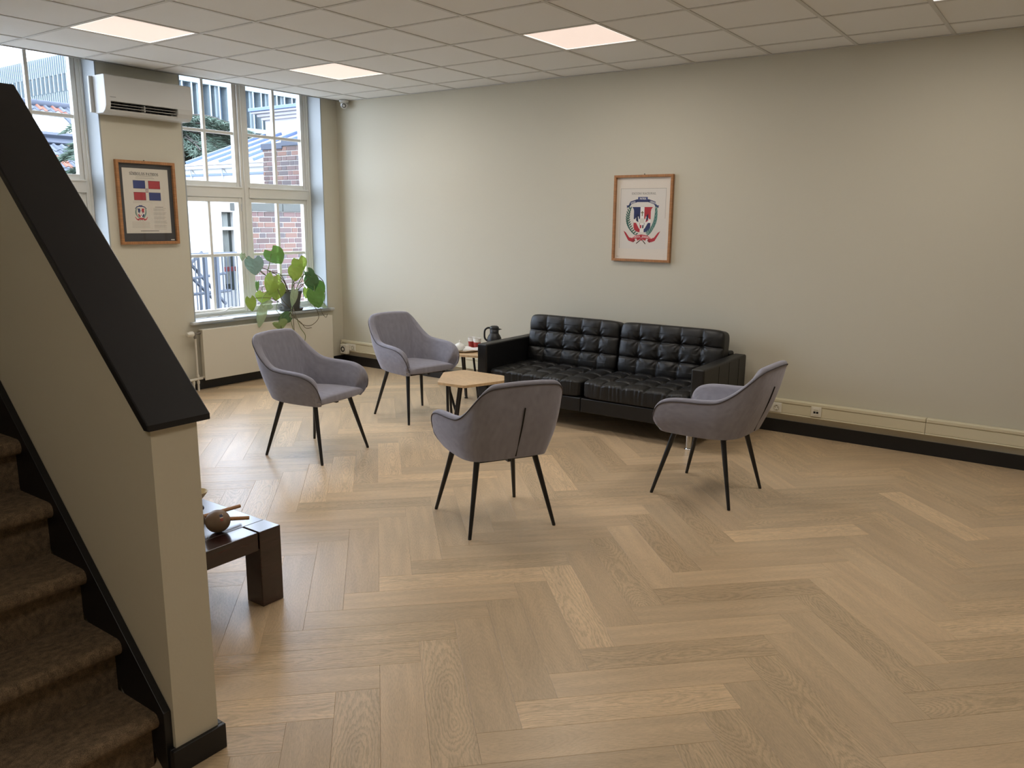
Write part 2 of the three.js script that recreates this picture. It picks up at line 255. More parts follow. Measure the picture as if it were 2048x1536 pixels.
// ---------------------------------------------------------------- windows
function makeWindow(name, z0, label) {
  const w = structure(name, label); w.position.set(0, 0, z0);
  const xo = -0.285, xi = -0.205;
  const A = 0.06, c0 = 0.81, c1 = 0.895, B = WW - 0.033;   // jamb, mullion edges, far jamb (measured from z0)
  // white lining of the reveal, the jambs, head and sill
  mesh('reveal_lining', merge(bx(-0.205, 0.001, SILL + 0.03, WTOP, 0.0, 0.012), bx(-0.205, 0.001, SILL + 0.03, WTOP, WW - 0.012, WW), bx(-0.205, 0.001, WTOP - 0.012, WTOP, 0.012, WW - 0.012)), M.reveal, w);
  mesh('jamb', merge(rb(xo, xi, SILL + 0.03, WTOP, 0.002, A, 0.004), rb(xi, xi + 0.012, SILL + 0.03, WTOP, 0.012, 0.03, 0.003)), M.white, w);
  mesh('jamb', merge(rb(xo, xi, SILL + 0.03, WTOP, B, WW - 0.002, 0.004), rb(xi, xi + 0.012, SILL + 0.03, WTOP, WW - 0.03, WW - 0.012, 0.003)), M.white, w);
  mesh('head', rb(xo, xi, 2.955, WTOP - 0.002, A, B, 0.004), M.white, w);
  mesh('bottom_rail', rb(xo, xi, SILL + 0.031, 0.672, A, B, 0.004), M.white, w);
  mesh('mullion', merge(rb(xo, xi + 0.012, 0.672, 2.955, c0, c1, 0.006), rb(xi + 0.012, xi + 0.024, 0.672, 2.955, c0 + 0.028, c1 - 0.028, 0.005)), M.white, w);
  mesh('transom', merge(rb(xo, xi + 0.018, 1.805, 1.908, A, c0, 0.006), rb(xo, xi + 0.018, 1.805, 1.908, c1, B, 0.006), rb(xi + 0.01, xi + 0.03, 1.895, 1.91, A, c0, 0.004), rb(xi + 0.01, xi + 0.03, 1.895, 1.91, c1, B, 0.004)), M.white, w);
  for (const [za, zb, col] of [[A, c0, 0], [c1, B, 1]]) for (const [ya, yb, low] of [[0.672, 1.805, 1], [1.908, 2.955, 0]]) {
    const s = 0.04, gx = -0.25, sash = part(w, 'sash'), xf = low && col ? -0.2 : -0.215;
    mesh('stile', rb(-0.27, xf, ya, yb, za + 0.001, za + s, 0.004), M.white, sash);
    mesh('stile', rb(-0.27, xf, ya, yb, zb - s, zb - 0.001, 0.004), M.white, sash);
    mesh('rail', rb(-0.27, xf, ya + 0.001, ya + s + 0.006, za + s, zb - s, 0.004), M.white, sash);
    mesh('rail', rb(-0.27, xf, yb - s - 0.004, yb - 0.001, za + s, zb - s, 0.004), M.white, sash);
    const ym = low ? 1.245 : 2.42, zm = (za + zb) / 2;
    mesh('muntin', rb(-0.265, -0.225, ya + s, yb - s, zm - 0.015, zm + 0.015, 0.006), M.white, sash);
    mesh('muntin', rb(-0.265, -0.227, ym - 0.015, ym + 0.015, za + s, zb - s, 0.006), M.white, sash);
    for (const [a, b] of [[za + s - 0.002, zm], [zm, zb - s + 0.002]]) for (const [c, d] of [[ya + s, ym], [ym, yb - s]]) {
      const g = new THREE.PlaneGeometry(b - a, d - c); g.rotateY(Math.PI / 2); g.translate(gx, (c + d) / 2, (a + b) / 2); mesh('pane', g, M.glass, sash);
    }
    if (low && col) {
      mesh('stay_bar', merge(rod([-0.185, ya + 0.022, za + 0.05], [-0.185, ya + 0.022, zb - 0.03], 0.006), tube([[-0.188, ya + 0.02, za + 0.34], [-0.17, ya + 0.028, za + 0.29], [-0.165, ya + 0.055, za + 0.24], [-0.17, ya + 0.06, za + 0.2]], 0.007, 16, 8)), M.white, sash);
      mesh('hinge', merge(rod([-0.195, yb - 0.13, za + 0.008], [-0.195, yb - 0.06, za + 0.008], 0.007), rod([-0.195, ya + 0.5, za + 0.008], [-0.195, ya + 0.57, za + 0.008], 0.007)), M.grid, sash);
    }
  }
  const sill = mesh('window_sill', merge(rb(-0.205, 0.055, SILL, SILL + 0.03, 0.0, WW, 0.012, 3), rb(0.001, 0.055, SILL, SILL + 0.03, -0.055, WW + 0.055, 0.012, 3)), M.sill, w);
  sill.userData.label = 'white window sill with a rounded front edge';
  return w;
}
makeWindow('window_1', WIN[0], 'white paned casement window behind the potted plant window');
makeWindow('window_2', WIN[1], 'white paned casement window beside the staircase window');

// baseboards
solidMesh('baseboard_left', 'black baseboard under the radiator baseboard', rb(0, 0.014, 0, 0.1, 0.014, RZ, 0.002), M.black);
solidMesh('baseboard_right', 'black baseboard along the sofa wall baseboard', rb(0, RX, 0, 0.1, 0, 0.014, 0.002), M.black);

// ---------------------------------------------------------------- staircase and its half wall
const WX = 4.762;
solidMesh('wall_stair', 'sloping beige half wall beside the stairs wall', prismXY([[2.7, 0], [WX, 0], [WX, 1.043], [3.795, 2.01], [2.7, 2.01]], 4.94, 5.08), std('#dbd3be', 0.85, { bumpMap: plasterBump, bumpScale: 0.0006 }));
solidMesh('trim_1', 'black sloping cap board on the stair half wall trim', prismXY([[4.778, 1.047], [4.778, 1.064], [3.802, 2.036], [2.7, 2.036], [2.7, 2.014], [3.79, 2.014], [4.758, 1.047]], 4.905, 5.097, 0.004), M.cap);
solidMesh('baseboard_stair', 'black baseboard wrapped round the foot of the stair wall baseboard', merge(rb(WX, WX + 0.015, 0, 0.082, 4.922, 5.098, 0.003), rb(2.7, WX, 0, 0.082, 4.922, 4.94, 0.003), rb(4.735, WX, 0, 0.082, 5.08, 5.098, 0.003)), M.black);
solidMesh('wall_stair_outer', 'greige wall on the open side of the stairs wall', bx(2.7, 4.75, 0, SL - 0.01, 6.1, 6.2), M.wall);
{
  const st = thing('staircase', 'brown carpeted stairs with a black stringer climbing left', 'stairs');
  const rise = 0.178, go = 0.1735, zA = 5.104, zB = 6.098;
  mesh('stringer', prismXY([[4.728, 0.0], [4.75, 0.0], [4.75, 0.2], [3.75, 1.2], [2.72, 1.2], [2.72, 1.0], [3.7, 1.0]].concat([[4.728, 0.002]]).slice(0, 7), 5.081, 5.104, 0.002), M.black, st);
  for (let i = 0; i < 6; i++) {
    const y = 0.187 + rise * i, xf = 4.723 - go * i, last = i === 5, xb = last ? 2.72 : xf - go - 0.046;
    // rounded nosing profile
    const s = new THREE.Shape(); s.moveTo(xb, y - 0.05); s.lineTo(xf - 0.022, y - 0.05); s.absarc(xf - 0.025, y - 0.025, 0.025, -Math.PI / 2, Math.PI / 2, false); s.lineTo(xb, y); s.closePath();
    const g = new THREE.ExtrudeGeometry(s, { depth: zB - zA, bevelEnabled: false, curveSegments: 12 }); g.translate(0, 0, zA);
    mesh(last ? 'landing' : 'tread', uvm(g), M.carpet, st);
    mesh('riser', bx(xf - 0.30, xf - 0.046, i ? y - rise : 0, y - 0.05, zA, zB), M.carpet, st);
  }
}

// ---------------------------------------------------------------- sofa
// cushion: rounded pad, width x, height y, depth z, centred in x and z, resting on y = 0; disp(x, z) moves the top, front(x, y) moves the front face
function pad(w, h, d, n, nu, nv, disp, front) {
  const pos = [], idx = [];
  const map = (t) => { const s = Math.sign(t), a = Math.abs(t); return s * (1 - Math.pow(1 - a, 1.35)); };
  const yl = (u, v) => Math.pow(Math.max(0, 1 - Math.pow(Math.abs(u), n)), 1 / n) * Math.pow(Math.max(0, 1 - Math.pow(Math.abs(v), n)), 1 / n);
  for (const side of [1, -1]) {
    const base = pos.length / 3;
    for (let j = 0; j <= nv; j++) for (let i = 0; i <= nu; i++) {
      const u = map(i / nu * 2 - 1), v = map(j / nv * 2 - 1), e = yl(u, v);
      // pull the square grid in at the corners so that the plan is a rounded rectangle
      const k = 1 - 0.06 * Math.pow(Math.abs(u) * Math.abs(v), 8);
      let x = u * w / 2 * k, z = v * d / 2 * k, y = side * e * h / 2;
      if (side > 0) y += disp(x, z, u, v) * smooth(0.15, 0.9, e);
      if (front && v > 0.75) z += front(x, y) * smooth(0.9, 1.0, Math.abs(v));
      pos.push(x, y + h / 2, z);
    }
    const W = nu + 1;
    for (let j = 0; j < nv; j++) for (let i = 0; i < nu; i++) { const a = base + j * W + i, b = a + 1, c = a + W, e = c + 1; if (side > 0) idx.push(a, c, b, b, c, e); else idx.push(a, b, c, b, e, c); }
  }
  let g = new THREE.BufferGeometry(); g.setAttribute('position', new THREE.Float32BufferAttribute(pos, 3)); g.setIndex(idx);
  g = mergeVertices(g, 1e-5); g.computeVertexNormals();
  const p = g.attributes.position, uv = new Float32Array(p.count * 2); for (let i = 0; i < p.count; i++) { uv[2 * i] = p.getX(i); uv[2 * i + 1] = p.getZ(i) + p.getY(i); }
  g.setAttribute('uv', new THREE.BufferAttribute(uv, 2)); return g;
}
function tufts(w, d, nx, nz, o) {   // seams between nx by nz fields with a button at each inner crossing
  const cw = w / nx, cd = d / nz, r = rng(o.seed), jit = Array.from({ length: 400 }, () => r());
  return (x, z) => {
    const a = (x + w / 2) / cw, b = (z + d / 2) / cd, ia = Math.round(a), ib = Math.round(b);
    const inA = ia > 0 && ia < nx, inB = ib > 0 && ib < nz;
    const dx = (a - ia) * cw, dz = (b - ib) * cd;
    let y = 0;
    const fa = a - Math.floor(a), fb = b - Math.floor(b);
    y += o.puff * Math.pow(Math.max(0, Math.sin(Math.PI * fa) * Math.sin(Math.PI * fb)), 0.45);
    if (inA) y -= o.groove * Math.exp(-Math.pow(dx / 0.0075, 2)) + 0.3 * o.groove * Math.exp(-Math.pow(dx / 0.022, 2));
    if (inB) y -= o.groove * Math.exp(-Math.pow(dz / 0.0075, 2)) + 0.3 * o.groove * Math.exp(-Math.pow(dz / 0.022, 2));
    if (inA && inB) {
      const rr = Math.hypot(dx, dz), th = Math.atan2(dz, dx), q = jit[(ia * 17 + ib * 31) % 400] * 6;
      y -= o.button * Math.exp(-Math.pow(rr / 0.026, 2)) + o.button * 0.45 * Math.exp(-rr / 0.05);
      y += o.fold * Math.sin(th * 9 + q) * Math.exp(-Math.pow((rr - 0.035) / 0.028, 2)) + o.fold * 0.6 * Math.sin(th * 5 + 2 * q) * Math.exp(-Math.pow((rr - 0.06) / 0.03, 2));
    }
    return y + 0.0022 * n3(x * 9, z * 9, o.seed);
  };
}
{
  const sofa = thing('sofa', 'black tufted leather two cushion sofa against the long wall', 'sofa', [3.668, 0, 0.52], 0.010);
  const W = 2.0, D = 0.875, zf = D / 2, zb = -D / 2, at = 0.098;
  // arms
  for (const s of [-1, 1]) {
    const x0 = s < 0 ? -W / 2 : W / 2 - at, arm = mesh('armrest', rb(x0, x0 + at, 0.145, 0.598, zb, zf, 0.014, 4), M.leather, sofa);
    mesh('front_seam', merge(rod([x0 + 0.012, 0.16, zf - 0.005], [x0 + 0.012, 0.588, zf - 0.005], 0.0028), rod([x0 + at - 0.012, 0.16, zf - 0.005], [x0 + at - 0.012, 0.588, zf - 0.005], 0.0028), rod([x0 + 0.012, 0.588, zf - 0.005], [x0 + at - 0.012, 0.588, zf - 0.005], 0.0028)), M.leatherSeam, arm);
    for (const z of [-0.27, -0.06, 0.15]) mesh('side_seam', rod([s * W / 2, 0.16, z], [s * W / 2, 0.585, z], 0.0022), M.leatherSeam, arm);
  }
  // front rail in two panels, back frame, deck
  mesh('front_rail', merge(rb(-W / 2 + at + 0.001, -0.0015, 0.15, 0.262, zf - 0.06, zf - 0.012, 0.01, 3), rb(0.0015, W / 2 - at - 0.001, 0.15, 0.262, zf - 0.06, zf - 0.012, 0.01, 3)), M.leather, sofa);
  mesh('back_frame', rb(-W / 2 + at + 0.001, W / 2 - at - 0.001, 0.15, 0.62, zb, zb + 0.09, 0.02, 3), M.leather, sofa);
  mesh('seat_deck', bx(-W / 2 + at + 0.002, W / 2 - at - 0.002, 0.155, 0.255, zb + 0.091, zf - 0.062), M.dark, sofa);
  const cw = (W - 2 * at) / 2 - 0.004;
  for (const s of [-1, 1]) {
    const sw = cw, sd = 0.70, tf = tufts(sw, sd, 5, 4, { seed: s + 5, puff: 0.014, groove: 0.007, button: 0.014, fold: 0.0016 });
    const fr = (x, y) => 0.0032 * n2(x * 24, 3 + y * 4 + s) + 0.0016 * n2(x * 55, 8 + y * 5) - 0.002;
    const g = pad(sw, 0.135, sd, 9, 190, 140, (x, z) => tf(x, z) + 0.0022 * smooth(0.28, 0.345, z) * n2(x * 26 + 7, z * 6), fr);
    const c = mesh('seat_cushion', g, M.leather, sofa); c.position.set(s * (sw / 2 + 0.002), 0.258, zf - 0.004 - sd / 2);
    const e = mesh('edge_seam', rod([-sw / 2 + 0.03, 0.119, sd / 2 - 0.0095], [sw / 2 - 0.03, 0.119, sd / 2 - 0.0095], 0.0028), M.leatherSeam, c);
    // back cushion stands, leaning back; its tufted side faces the room
    const bh = 0.435, bt = tufts(sw, bh, 5, 3, { seed: s + 9, puff: 0.013, groove: 0.006, button: 0.014, fold: 0.0028 });
    const bg = pad(sw - 0.004, 0.17, bh, 7, 190, 110, (x, z) => bt(x, z)); bg.rotateX(Math.PI / 2);   // top (+y) turns to +z, front (+z) turns down
    bg.rotateX(-0.16); const b = mesh('back_cushion', bg, M.leather, sofa); b.position.set(s * (sw / 2 + 0.002), 0.565, zb + 0.105);
  }
  for (const x of [-0.9, 0.9]) for (const z of [zb + 0.06, zf - 0.035]) {
    const f = mesh('foot', lathe([[0, 0], [0.031, 0], [0.031, 0.004], [0.023, 0.007], [0.022, 0.02], [0.022, 0.15], [0, 0.15]], 32), M.chrome, sofa); f.position.set(x, 0, z);
  }
}

// ---------------------------------------------------------------- velvet chairs
function chairGeometry() {
  // half rim, front of the arm to the middle of the back: top edge and bottom edge
  const top = [[.225, .412, .238], [.250, .455, .252], [.268, .515, .243], [.280, .562, .205], [.286, .588, .14], [.286, .598, .05], [.282, .603, -.06], [.274, .617, -.15], [.262, .66, -.225], [.246, .722, -.295], [.222, .775, -.345], [.185, .805, -.373], [.12, .815, -.385], [.06, .818, -.389], [0, .819, -.39]];
  const bot = [[.205, .392, .225], [.215, .390, .222], [.222, .388, .205], [.227, .387, .17], [.230, .387, .12], [.232, .387, .05], [.231, .388, -.04], [.228, .391, -.11], [.218, .396, -.17], [.200, .402, -.215], [.172, .407, -.242], [.135, .411, -.256], [.09, .414, -.263], [.045, .415, -.266], [0, .416, -.267]];
  const full = (a) => a.concat(a.slice(0, -1).reverse().map(([x, y, z]) => [-x, y, z]));
  const NS = 110;
  const ct = new THREE.CatmullRomCurve3(full(top).map((p) => V(...p)), false, 'centripetal'), cb = new THREE.CatmullRomCurve3(full(bot).map((p) => V(...p)), false, 'centripetal');
  const T = [], B = []; for (let i = 0; i <= NS; i++) { T.push(ct.getPoint(i / NS)); B.push(cb.getPoint(i / NS)); }
  const rows = [], rim = [];
  for (let i = 0; i <= NS; i++) {
    const t = T[i], b = B[i], tan = T[Math.min(NS, i + 1)].clone().sub(T[Math.max(0, i - 1)]); tan.y *= 0.25; tan.normalize();
    const up = t.clone().sub(b), hgt = up.length(); up.normalize();
    const inw = new THREE.Vector3().crossVectors(V(0, 1, 0), tan).normalize(); if (inw.dot(V(0, 0, 0.02).sub(V(t.x, 0, t.z))) < 0) inw.negate();
    const endk = smooth(0, 0.09, Math.min(i, NS - i) / NS), w = mix(0.028, 0.05, endk), out = inw.clone().negate(), pts = [];
    for (let k = 0; k <= 12; k++) { const s = k / 12, q = b.clone().lerp(t, s).addScaledVector(out, 0.016 * Math.sin(Math.PI * s) * smooth(0.02, 0.2, hgt)); pts.push(q); }
    rim.push(t.clone().addScaledVector(out, 0.0015));
    for (let k = 1; k <= 7; k++) { const a = Math.PI * k / 8; pts.push(t.clone().addScaledVector(inw, w / 2 - w / 2 * Math.cos(a)).addScaledVector(up, 0.020 * Math.sin(a))); }
    for (let k = 0; k <= 12; k++) { const s = 1 - k / 12, q = b.clone().lerp(t, s).addScaledVector(inw, w + 0.012 * Math.sin(Math.PI * s) * smooth(0.02, 0.2, hgt) * (1 - 0.6 * smooth(.6, 1, s))); pts.push(q); }
    rows.push(pts);
  }
  const P = rows[0].length, pos = [], idx = [], uv = [];
  rows.forEach((r, i) => r.forEach((p, k) => { pos.push(p.x, p.y, p.z); uv.push(i / NS * 1.6, k / P * 0.9); }));
  for (let i = 0; i < NS; i++) for (let k = 0; k < P - 1; k++) { const a = i * P + k, b = a + 1, c = a + P, d = c + 1; idx.push(a, b, c, b, d, c); }
  // end caps
  for (const [i, flip] of [[0, false], [NS, true]]) for (let k = 1; k < P - 2; k++) flip ? idx.push(i * P, i * P + k + 1, i * P + k) : idx.push(i * P, i * P + k, i * P + k + 1);
  const shell = new THREE.BufferGeometry(); shell.setAttribute('position', new THREE.Float32BufferAttribute(pos, 3)); shell.setAttribute('uv', new THREE.Float32BufferAttribute(uv, 2)); shell.setIndex(idx); shell.computeVertexNormals();
  const seamCurve = rim.filter((_, i) => i >= 3 && i <= NS - 3);
  return { shell, piping: tube(seamCurve, 0.0032, 160, 6) };
}
const CH = chairGeometry();
function seatGeometry() {
  const nu = 60, nv = 60, pos = [], idx = [], uv = [];
  for (const side of [1, -1]) { const base = pos.length / 3;
    for (let j = 0; j <= nv; j++) for (let i = 0; i <= nu; i++) {
      const u0 = i / nu * 2 - 1, v0 = j / nv * 2 - 1, u = Math.sign(u0) * (1 - Math.pow(1 - Math.abs(u0), 1.5)), v = Math.sign(v0) * (1 - Math.pow(1 - Math.abs(v0), 1.5));
      const e = Math.pow(Math.max(0, 1 - Math.pow(Math.abs(u), 6)), 1 / 5) * Math.pow(Math.max(0, 1 - Math.pow(Math.abs(v), 6)), 1 / 5);
      const z = 0.005 + v * 0.245 - 0.012 * u * u * (v > 0 ? v : 0), hw = mix(0.178, 0.212, smooth(-1, 0.3, v)) + 0.008 * smooth(.6, 1, v);
      const yt = side > 0 ? 0.028 + 0.010 * (1 - u * u) - 0.010 * smooth(0.2, -1, v) : -0.032;
      pos.push(u * hw, 0.425 + e * yt, z); uv.push(u * hw + .3, z);
    }
    const W = nu + 1; for (let j = 0; j < nv; j++) for (let i = 0; i < nu; i++) { const a = base + j * W + i, b = a + 1, c = a + W, d = c + 1; side > 0 ? idx.push(a, c, b, b, c, d) : idx.push(a, b, c, b, d, c); } }
  let g = new THREE.BufferGeometry(); g.setAttribute('position', new THREE.Float32BufferAttribute(pos, 3)); g.setAttribute('uv', new THREE.Float32BufferAttribute(uv, 2)); g.setIndex(idx); g = mergeVertices(g, 1e-5); g.computeVertexNormals(); return g;
}
function makeChair() {
  const c = thing('velvet_armchair', 'x', 'chair', [0, 0, 0], 0, 'grey velvet armchairs round the coffee table');
  const sh = mesh('shell', CH.shell, M.velvet, c); mesh('piping', CH.piping, M.piping, sh);
  mesh('back_seam', tube([[0, 0.425, -0.271], [0, 0.47, -0.287], [0, 0.54, -0.318], [0, 0.62, -0.349], [0, 0.70, -0.373]], 0.0036, 40, 8), M.seam, sh);
  mesh('seat', seatGeometry(), M.velvet, c);
  mesh('underframe', merge(rb(-0.17, 0.17, 0.374, 0.39, -0.012, 0.012, 0.003), rb(-0.012, 0.012, 0.374, 0.39, -0.2, 0.19, 0.003), rb(-0.18, 0.18, 0.374, 0.39, 0.13, 0.155, 0.003), rb(-0.16, 0.16, 0.374, 0.39, -0.165, -0.14, 0.003), rb(-0.165, 0.165, 0.386, 0.4, -0.18, 0.17, 0.005)), M.chairLeg, c);
  for (const sx of [-1, 1]) for (const sz of [-1, 1]) {
    const a = [sx * (sz > 0 ? 0.178 : 0.168), 0.386, sz > 0 ? 0.145 : -0.155], b = [sx * 0.246, 0.004, sz * 0.246];
    mesh('leg', merge(rod(a, b, 0.0165, 0.0095, 16), rod([b[0], 0.005, b[2]], [b[0], 0.0, b[2]], 0.0095, 0.009)), M.chairLeg, c);
  }
  return c;
}
const chair = makeChair();
[
  [2.500, 2.570, 0.989, -0.143, 'grey velvet armchair in front of the radiator, facing the coffee table'],
  [2.315, 1.345, 0.985, 0.21, 'grey velvet armchair next to the side table with the cups'],
  [4.255, 2.846, -0.877, -0.481, 'grey velvet armchair seen from behind with a dark slit down its back'],
  [5.028, 1.700, -1.0, -0.03, 'grey velvet armchair at the right end of the sofa, seen from the side'],
].forEach(([x, z, fx, fz, label], i) => {
  let c = chair;
  if (i) { c = chair.clone(); c.name = numbered('velvet_armchair'); scene.add(c); c.userData = { ...chair.userData }; }
  c.position.set(x, 0, z); c.rotation.set(0, Math.atan2(fx, fz), 0); c.userData.label = label;
});

// ---------------------------------------------------------------- coffee table and side table
function roundedPoly(pts, r) {   // points [x,z] with rounded corners
  const out = [], n = pts.length;
  for (let i = 0; i < n; i++) { const p = new THREE.Vector2(...pts[(i + n - 1) % n]), c = new THREE.Vector2(...pts[i]), q = new THREE.Vector2(...pts[(i + 1) % n]);
    const a = c.clone().add(p.sub(c).setLength(r)), b = c.clone().add(q.sub(c).setLength(r));
    for (let k = 0; k <= 6; k++) { const t = k / 6; out.push([(1 - t) * (1 - t) * a.x + 2 * t * (1 - t) * c.x + t * t * b.x, (1 - t) * (1 - t) * a.y + 2 * t * (1 - t) * c.y + t * t * b.y]); } }
  return out;
}
function hairpinTable(name, label, pos, hex, h, legs, board) {
  const t = thing(name, label, 'table', pos);
  const poly = roundedPoly(hex, 0.02), g = prismXZ(poly, h - 0.02, h, 0.0015), p = g.attributes.position, uv = g.attributes.uv;
  for (let i = 0; i < p.count; i++) uv.setXY(i, (board[0] + clamp(0.5 + p.getZ(i) / 0.62)) / NC * 1 + 0.0, (board[1] + clamp(0.5 + p.getX(i) / 0.9)) / NR);
  mesh('table_top', g, M.tableTop, t);
  for (const [x, z, ang, splay] of legs) {
    const c = Math.cos(ang), s = Math.sin(ang), at = (u, o) => [x + u * -s + o * c, 0, z + u * c + o * s];   // u across, o outward
    const A = at(-0.065, 0), B = at(0.065, 0), a = at(-0.02, splay), b = at(0.02, splay);
    const leg = mesh('leg', merge(rod([A[0], h - 0.021, A[2]], [a[0], 0.016, a[2]], 0.010), rod([B[0], h - 0.021, B[2]], [b[0], 0.016, b[2]], 0.010), rod([a[0], 0.016, a[2]], [b[0], 0.016, b[2]], 0.010), rod([A[0], h - 0.024, A[2]], [B[0], h - 0.024, B[2]], 0.006)), M.hairpin, t);
    const f = at(0, splay); mesh('glide', merge(rod([f[0], 0, f[2]], [f[0], 0.008, f[2]], 0.016), rod([f[0], 0.008, f[2]], [f[0], 0.016, f[2]], 0.006)), M.hairpin, leg);
  }
  return t;
}
// truncated triangle, local to its centre
const CT = [3.045, 1.545];
const hex = [[2.97, 1.826], [2.753, 1.50], [2.813, 1.317], [3.21, 1.316], [3.323, 1.471], [3.208, 1.806]].map(([x, z]) => [x - CT[0], z - CT[1]]);
hairpinTable('coffee_table', 'low oak table with a six sided top between the armchairs', [CT[0], 0, CT[1]], hex, 0.44, [[0.03, 0.225, 1.70, 0.03], [-0.21, -0.1, 3.5, 0.03], [0.2, -0.12, -0.62, 0.03]], [3, 0]);
const ST = [2.30, 0.50];
const hex2 = [[2.10, 0.60], [2.08, 0.42], [2.22, 0.25], [2.45, 0.25], [2.575, 0.42], [2.52, 0.72], [2.28, 0.775]].map(([x, z]) => [x - ST[0], z - ST[1]]);
hairpinTable('side_table', 'small oak side table holding the cups and jug beside the sofa', [ST[0], 0, ST[1]], hex2, 0.44, [[-0.08, 0.10, 2.3, -0.03], [0.14, 0.12, 0.8, 0.02], [0.02, -0.18, -1.6, 0.02]], [6, 1]);

// things on the side table
{
  const y = 0.4405;
  // wavy-edged tray
  const tray = thing('serving_plate', 'white wavy edged plate under the sugar bowl', 'plate', [2.215, y, 0.60]);
  const pr = [], idx = [], NA = 72, rr = [0, 0.09, 0.115, 0.15, 0.153, 0.148, 0.112, 0.0], yy = [0.004, 0.004, 0.008, 0.021, 0.022, 0.018, 0.002, 0.0];
  for (let k = 0; k < rr.length; k++) for (let i = 0; i < NA; i++) { const a = i / NA * 2 * Math.PI, wv = 1 + (rr[k] > 0.12 ? 0.05 * Math.sin(a * 8) : 0); pr.push(rr[k] * wv * 1.12 * Math.cos(a), yy[k] + (rr[k] > 0.12 ? 0.004 * Math.sin(a * 8) : 0), rr[k] * wv * 0.82 * Math.sin(a)); }
  for (let k = 0; k < rr.length - 1; k++) for (let i = 0; i < NA; i++) { const a = k * NA + i, b = k * NA + (i + 1) % NA, c = a + NA, d = b + NA; idx.push(a, b, c, b, d, c); }
  const g = new THREE.BufferGeometry(); g.setAttribute('position', new THREE.Float32BufferAttribute(pr, 3)); g.setIndex(idx); g.computeVertexNormals(); g.rotateY(0.6);
  mesh('dish', g, M.porcelain, tray);
  const nap = thing('paper_napkin', 'white folded napkin sticking out left of the plate', 'napkin', [2.115, y + 0.018, 0.69], 0.5);
  mesh('sheet', rb(-0.065, 0.05, 0.006, 0.009, -0.03, 0.03, 0.0015), M.paper, nap);
  const bowl = thing('sugar_bowl', 'white porcelain sugar bowl with a pointed lid', 'bowl', [2.185, y + 0.005, 0.60]);
  mesh('body', lathe([[0, 0], [0.028, 0], [0.03, 0.005], [0.043, 0.018], [0.05, 0.034], [0.047, 0.044], [0.044, 0.044], [0, 0.04]], 36), M.porcelain, bowl);
  mesh('lid', lathe([[0.047, 0.0445], [0.043, 0.052], [0.028, 0.062], [0.012, 0.068], [0.007, 0.073], [0.006, 0.077], [0.009, 0.083], [0.007, 0.09], [0, 0.094]], 36), M.porcelain, bowl);
  mesh('handle', tube([[0.046, 0.038, 0], [0.058, 0.04, 0], [0.06, 0.028, 0], [0.046, 0.02, 0]], 0.003, 16, 6), M.porcelain, bowl);
  for (const [cx, cz, l] of [[2.165, 0.40, 'red and white cup, the left one of the pair'], [2.245, 0.42, 'red and white cup nearer the black jug']]) {
    const c = thing('drinking_cup', l, 'cup', [cx, y, cz], 0, 'cups on the side table');
    const red = mesh('cup_body', lathe([[0, 0], [0.026, 0], [0.0275, 0.003], [0.0335, 0.064], [0.031, 0.064], [0.025, 0.005], [0, 0.005]], 36), M.red, c);
    mesh('white_rim', lathe([[0.0335, 0.0642], [0.037, 0.098], [0.0375, 0.1], [0.035, 0.1], [0.031, 0.0642]], 36), M.porcelain, c);
  }
  const jug = thing('vacuum_jug', 'black vacuum jug with a looped handle behind the sofa arm', 'jug', [2.42, y, 0.39], 0.62);
  mesh('body', lathe([[0, 0], [0.055, 0], [0.06, 0.006], [0.066, 0.05], [0.067, 0.09], [0.063, 0.12], [0.052, 0.142], [0.042, 0.155], [0.04, 0.165], [0.041, 0.2], [0, 0.2]], 44), M.jug, jug);
  mesh('lid', lathe([[0.042, 0.2005], [0.043, 0.206], [0.04, 0.218], [0.03, 0.226], [0, 0.229]], 40), M.jug, jug);
  const sp = new THREE.ConeGeometry(0.014, 0.04, 16); sp.rotateZ(-Math.PI / 2); sp.scale(1, 0.8, 1.2); sp.translate(0.052, 0.196, 0); mesh('spout', sp, M.jug, jug);
  mesh('handle', tube([[-0.036, 0.207, 0], [-0.06, 0.208, 0], [-0.084, 0.19, 0], [-0.09, 0.15, 0], [-0.085, 0.11, 0], [-0.06, 0.085, 0]], 0.0085, 40, 10), M.jug, jug);
}

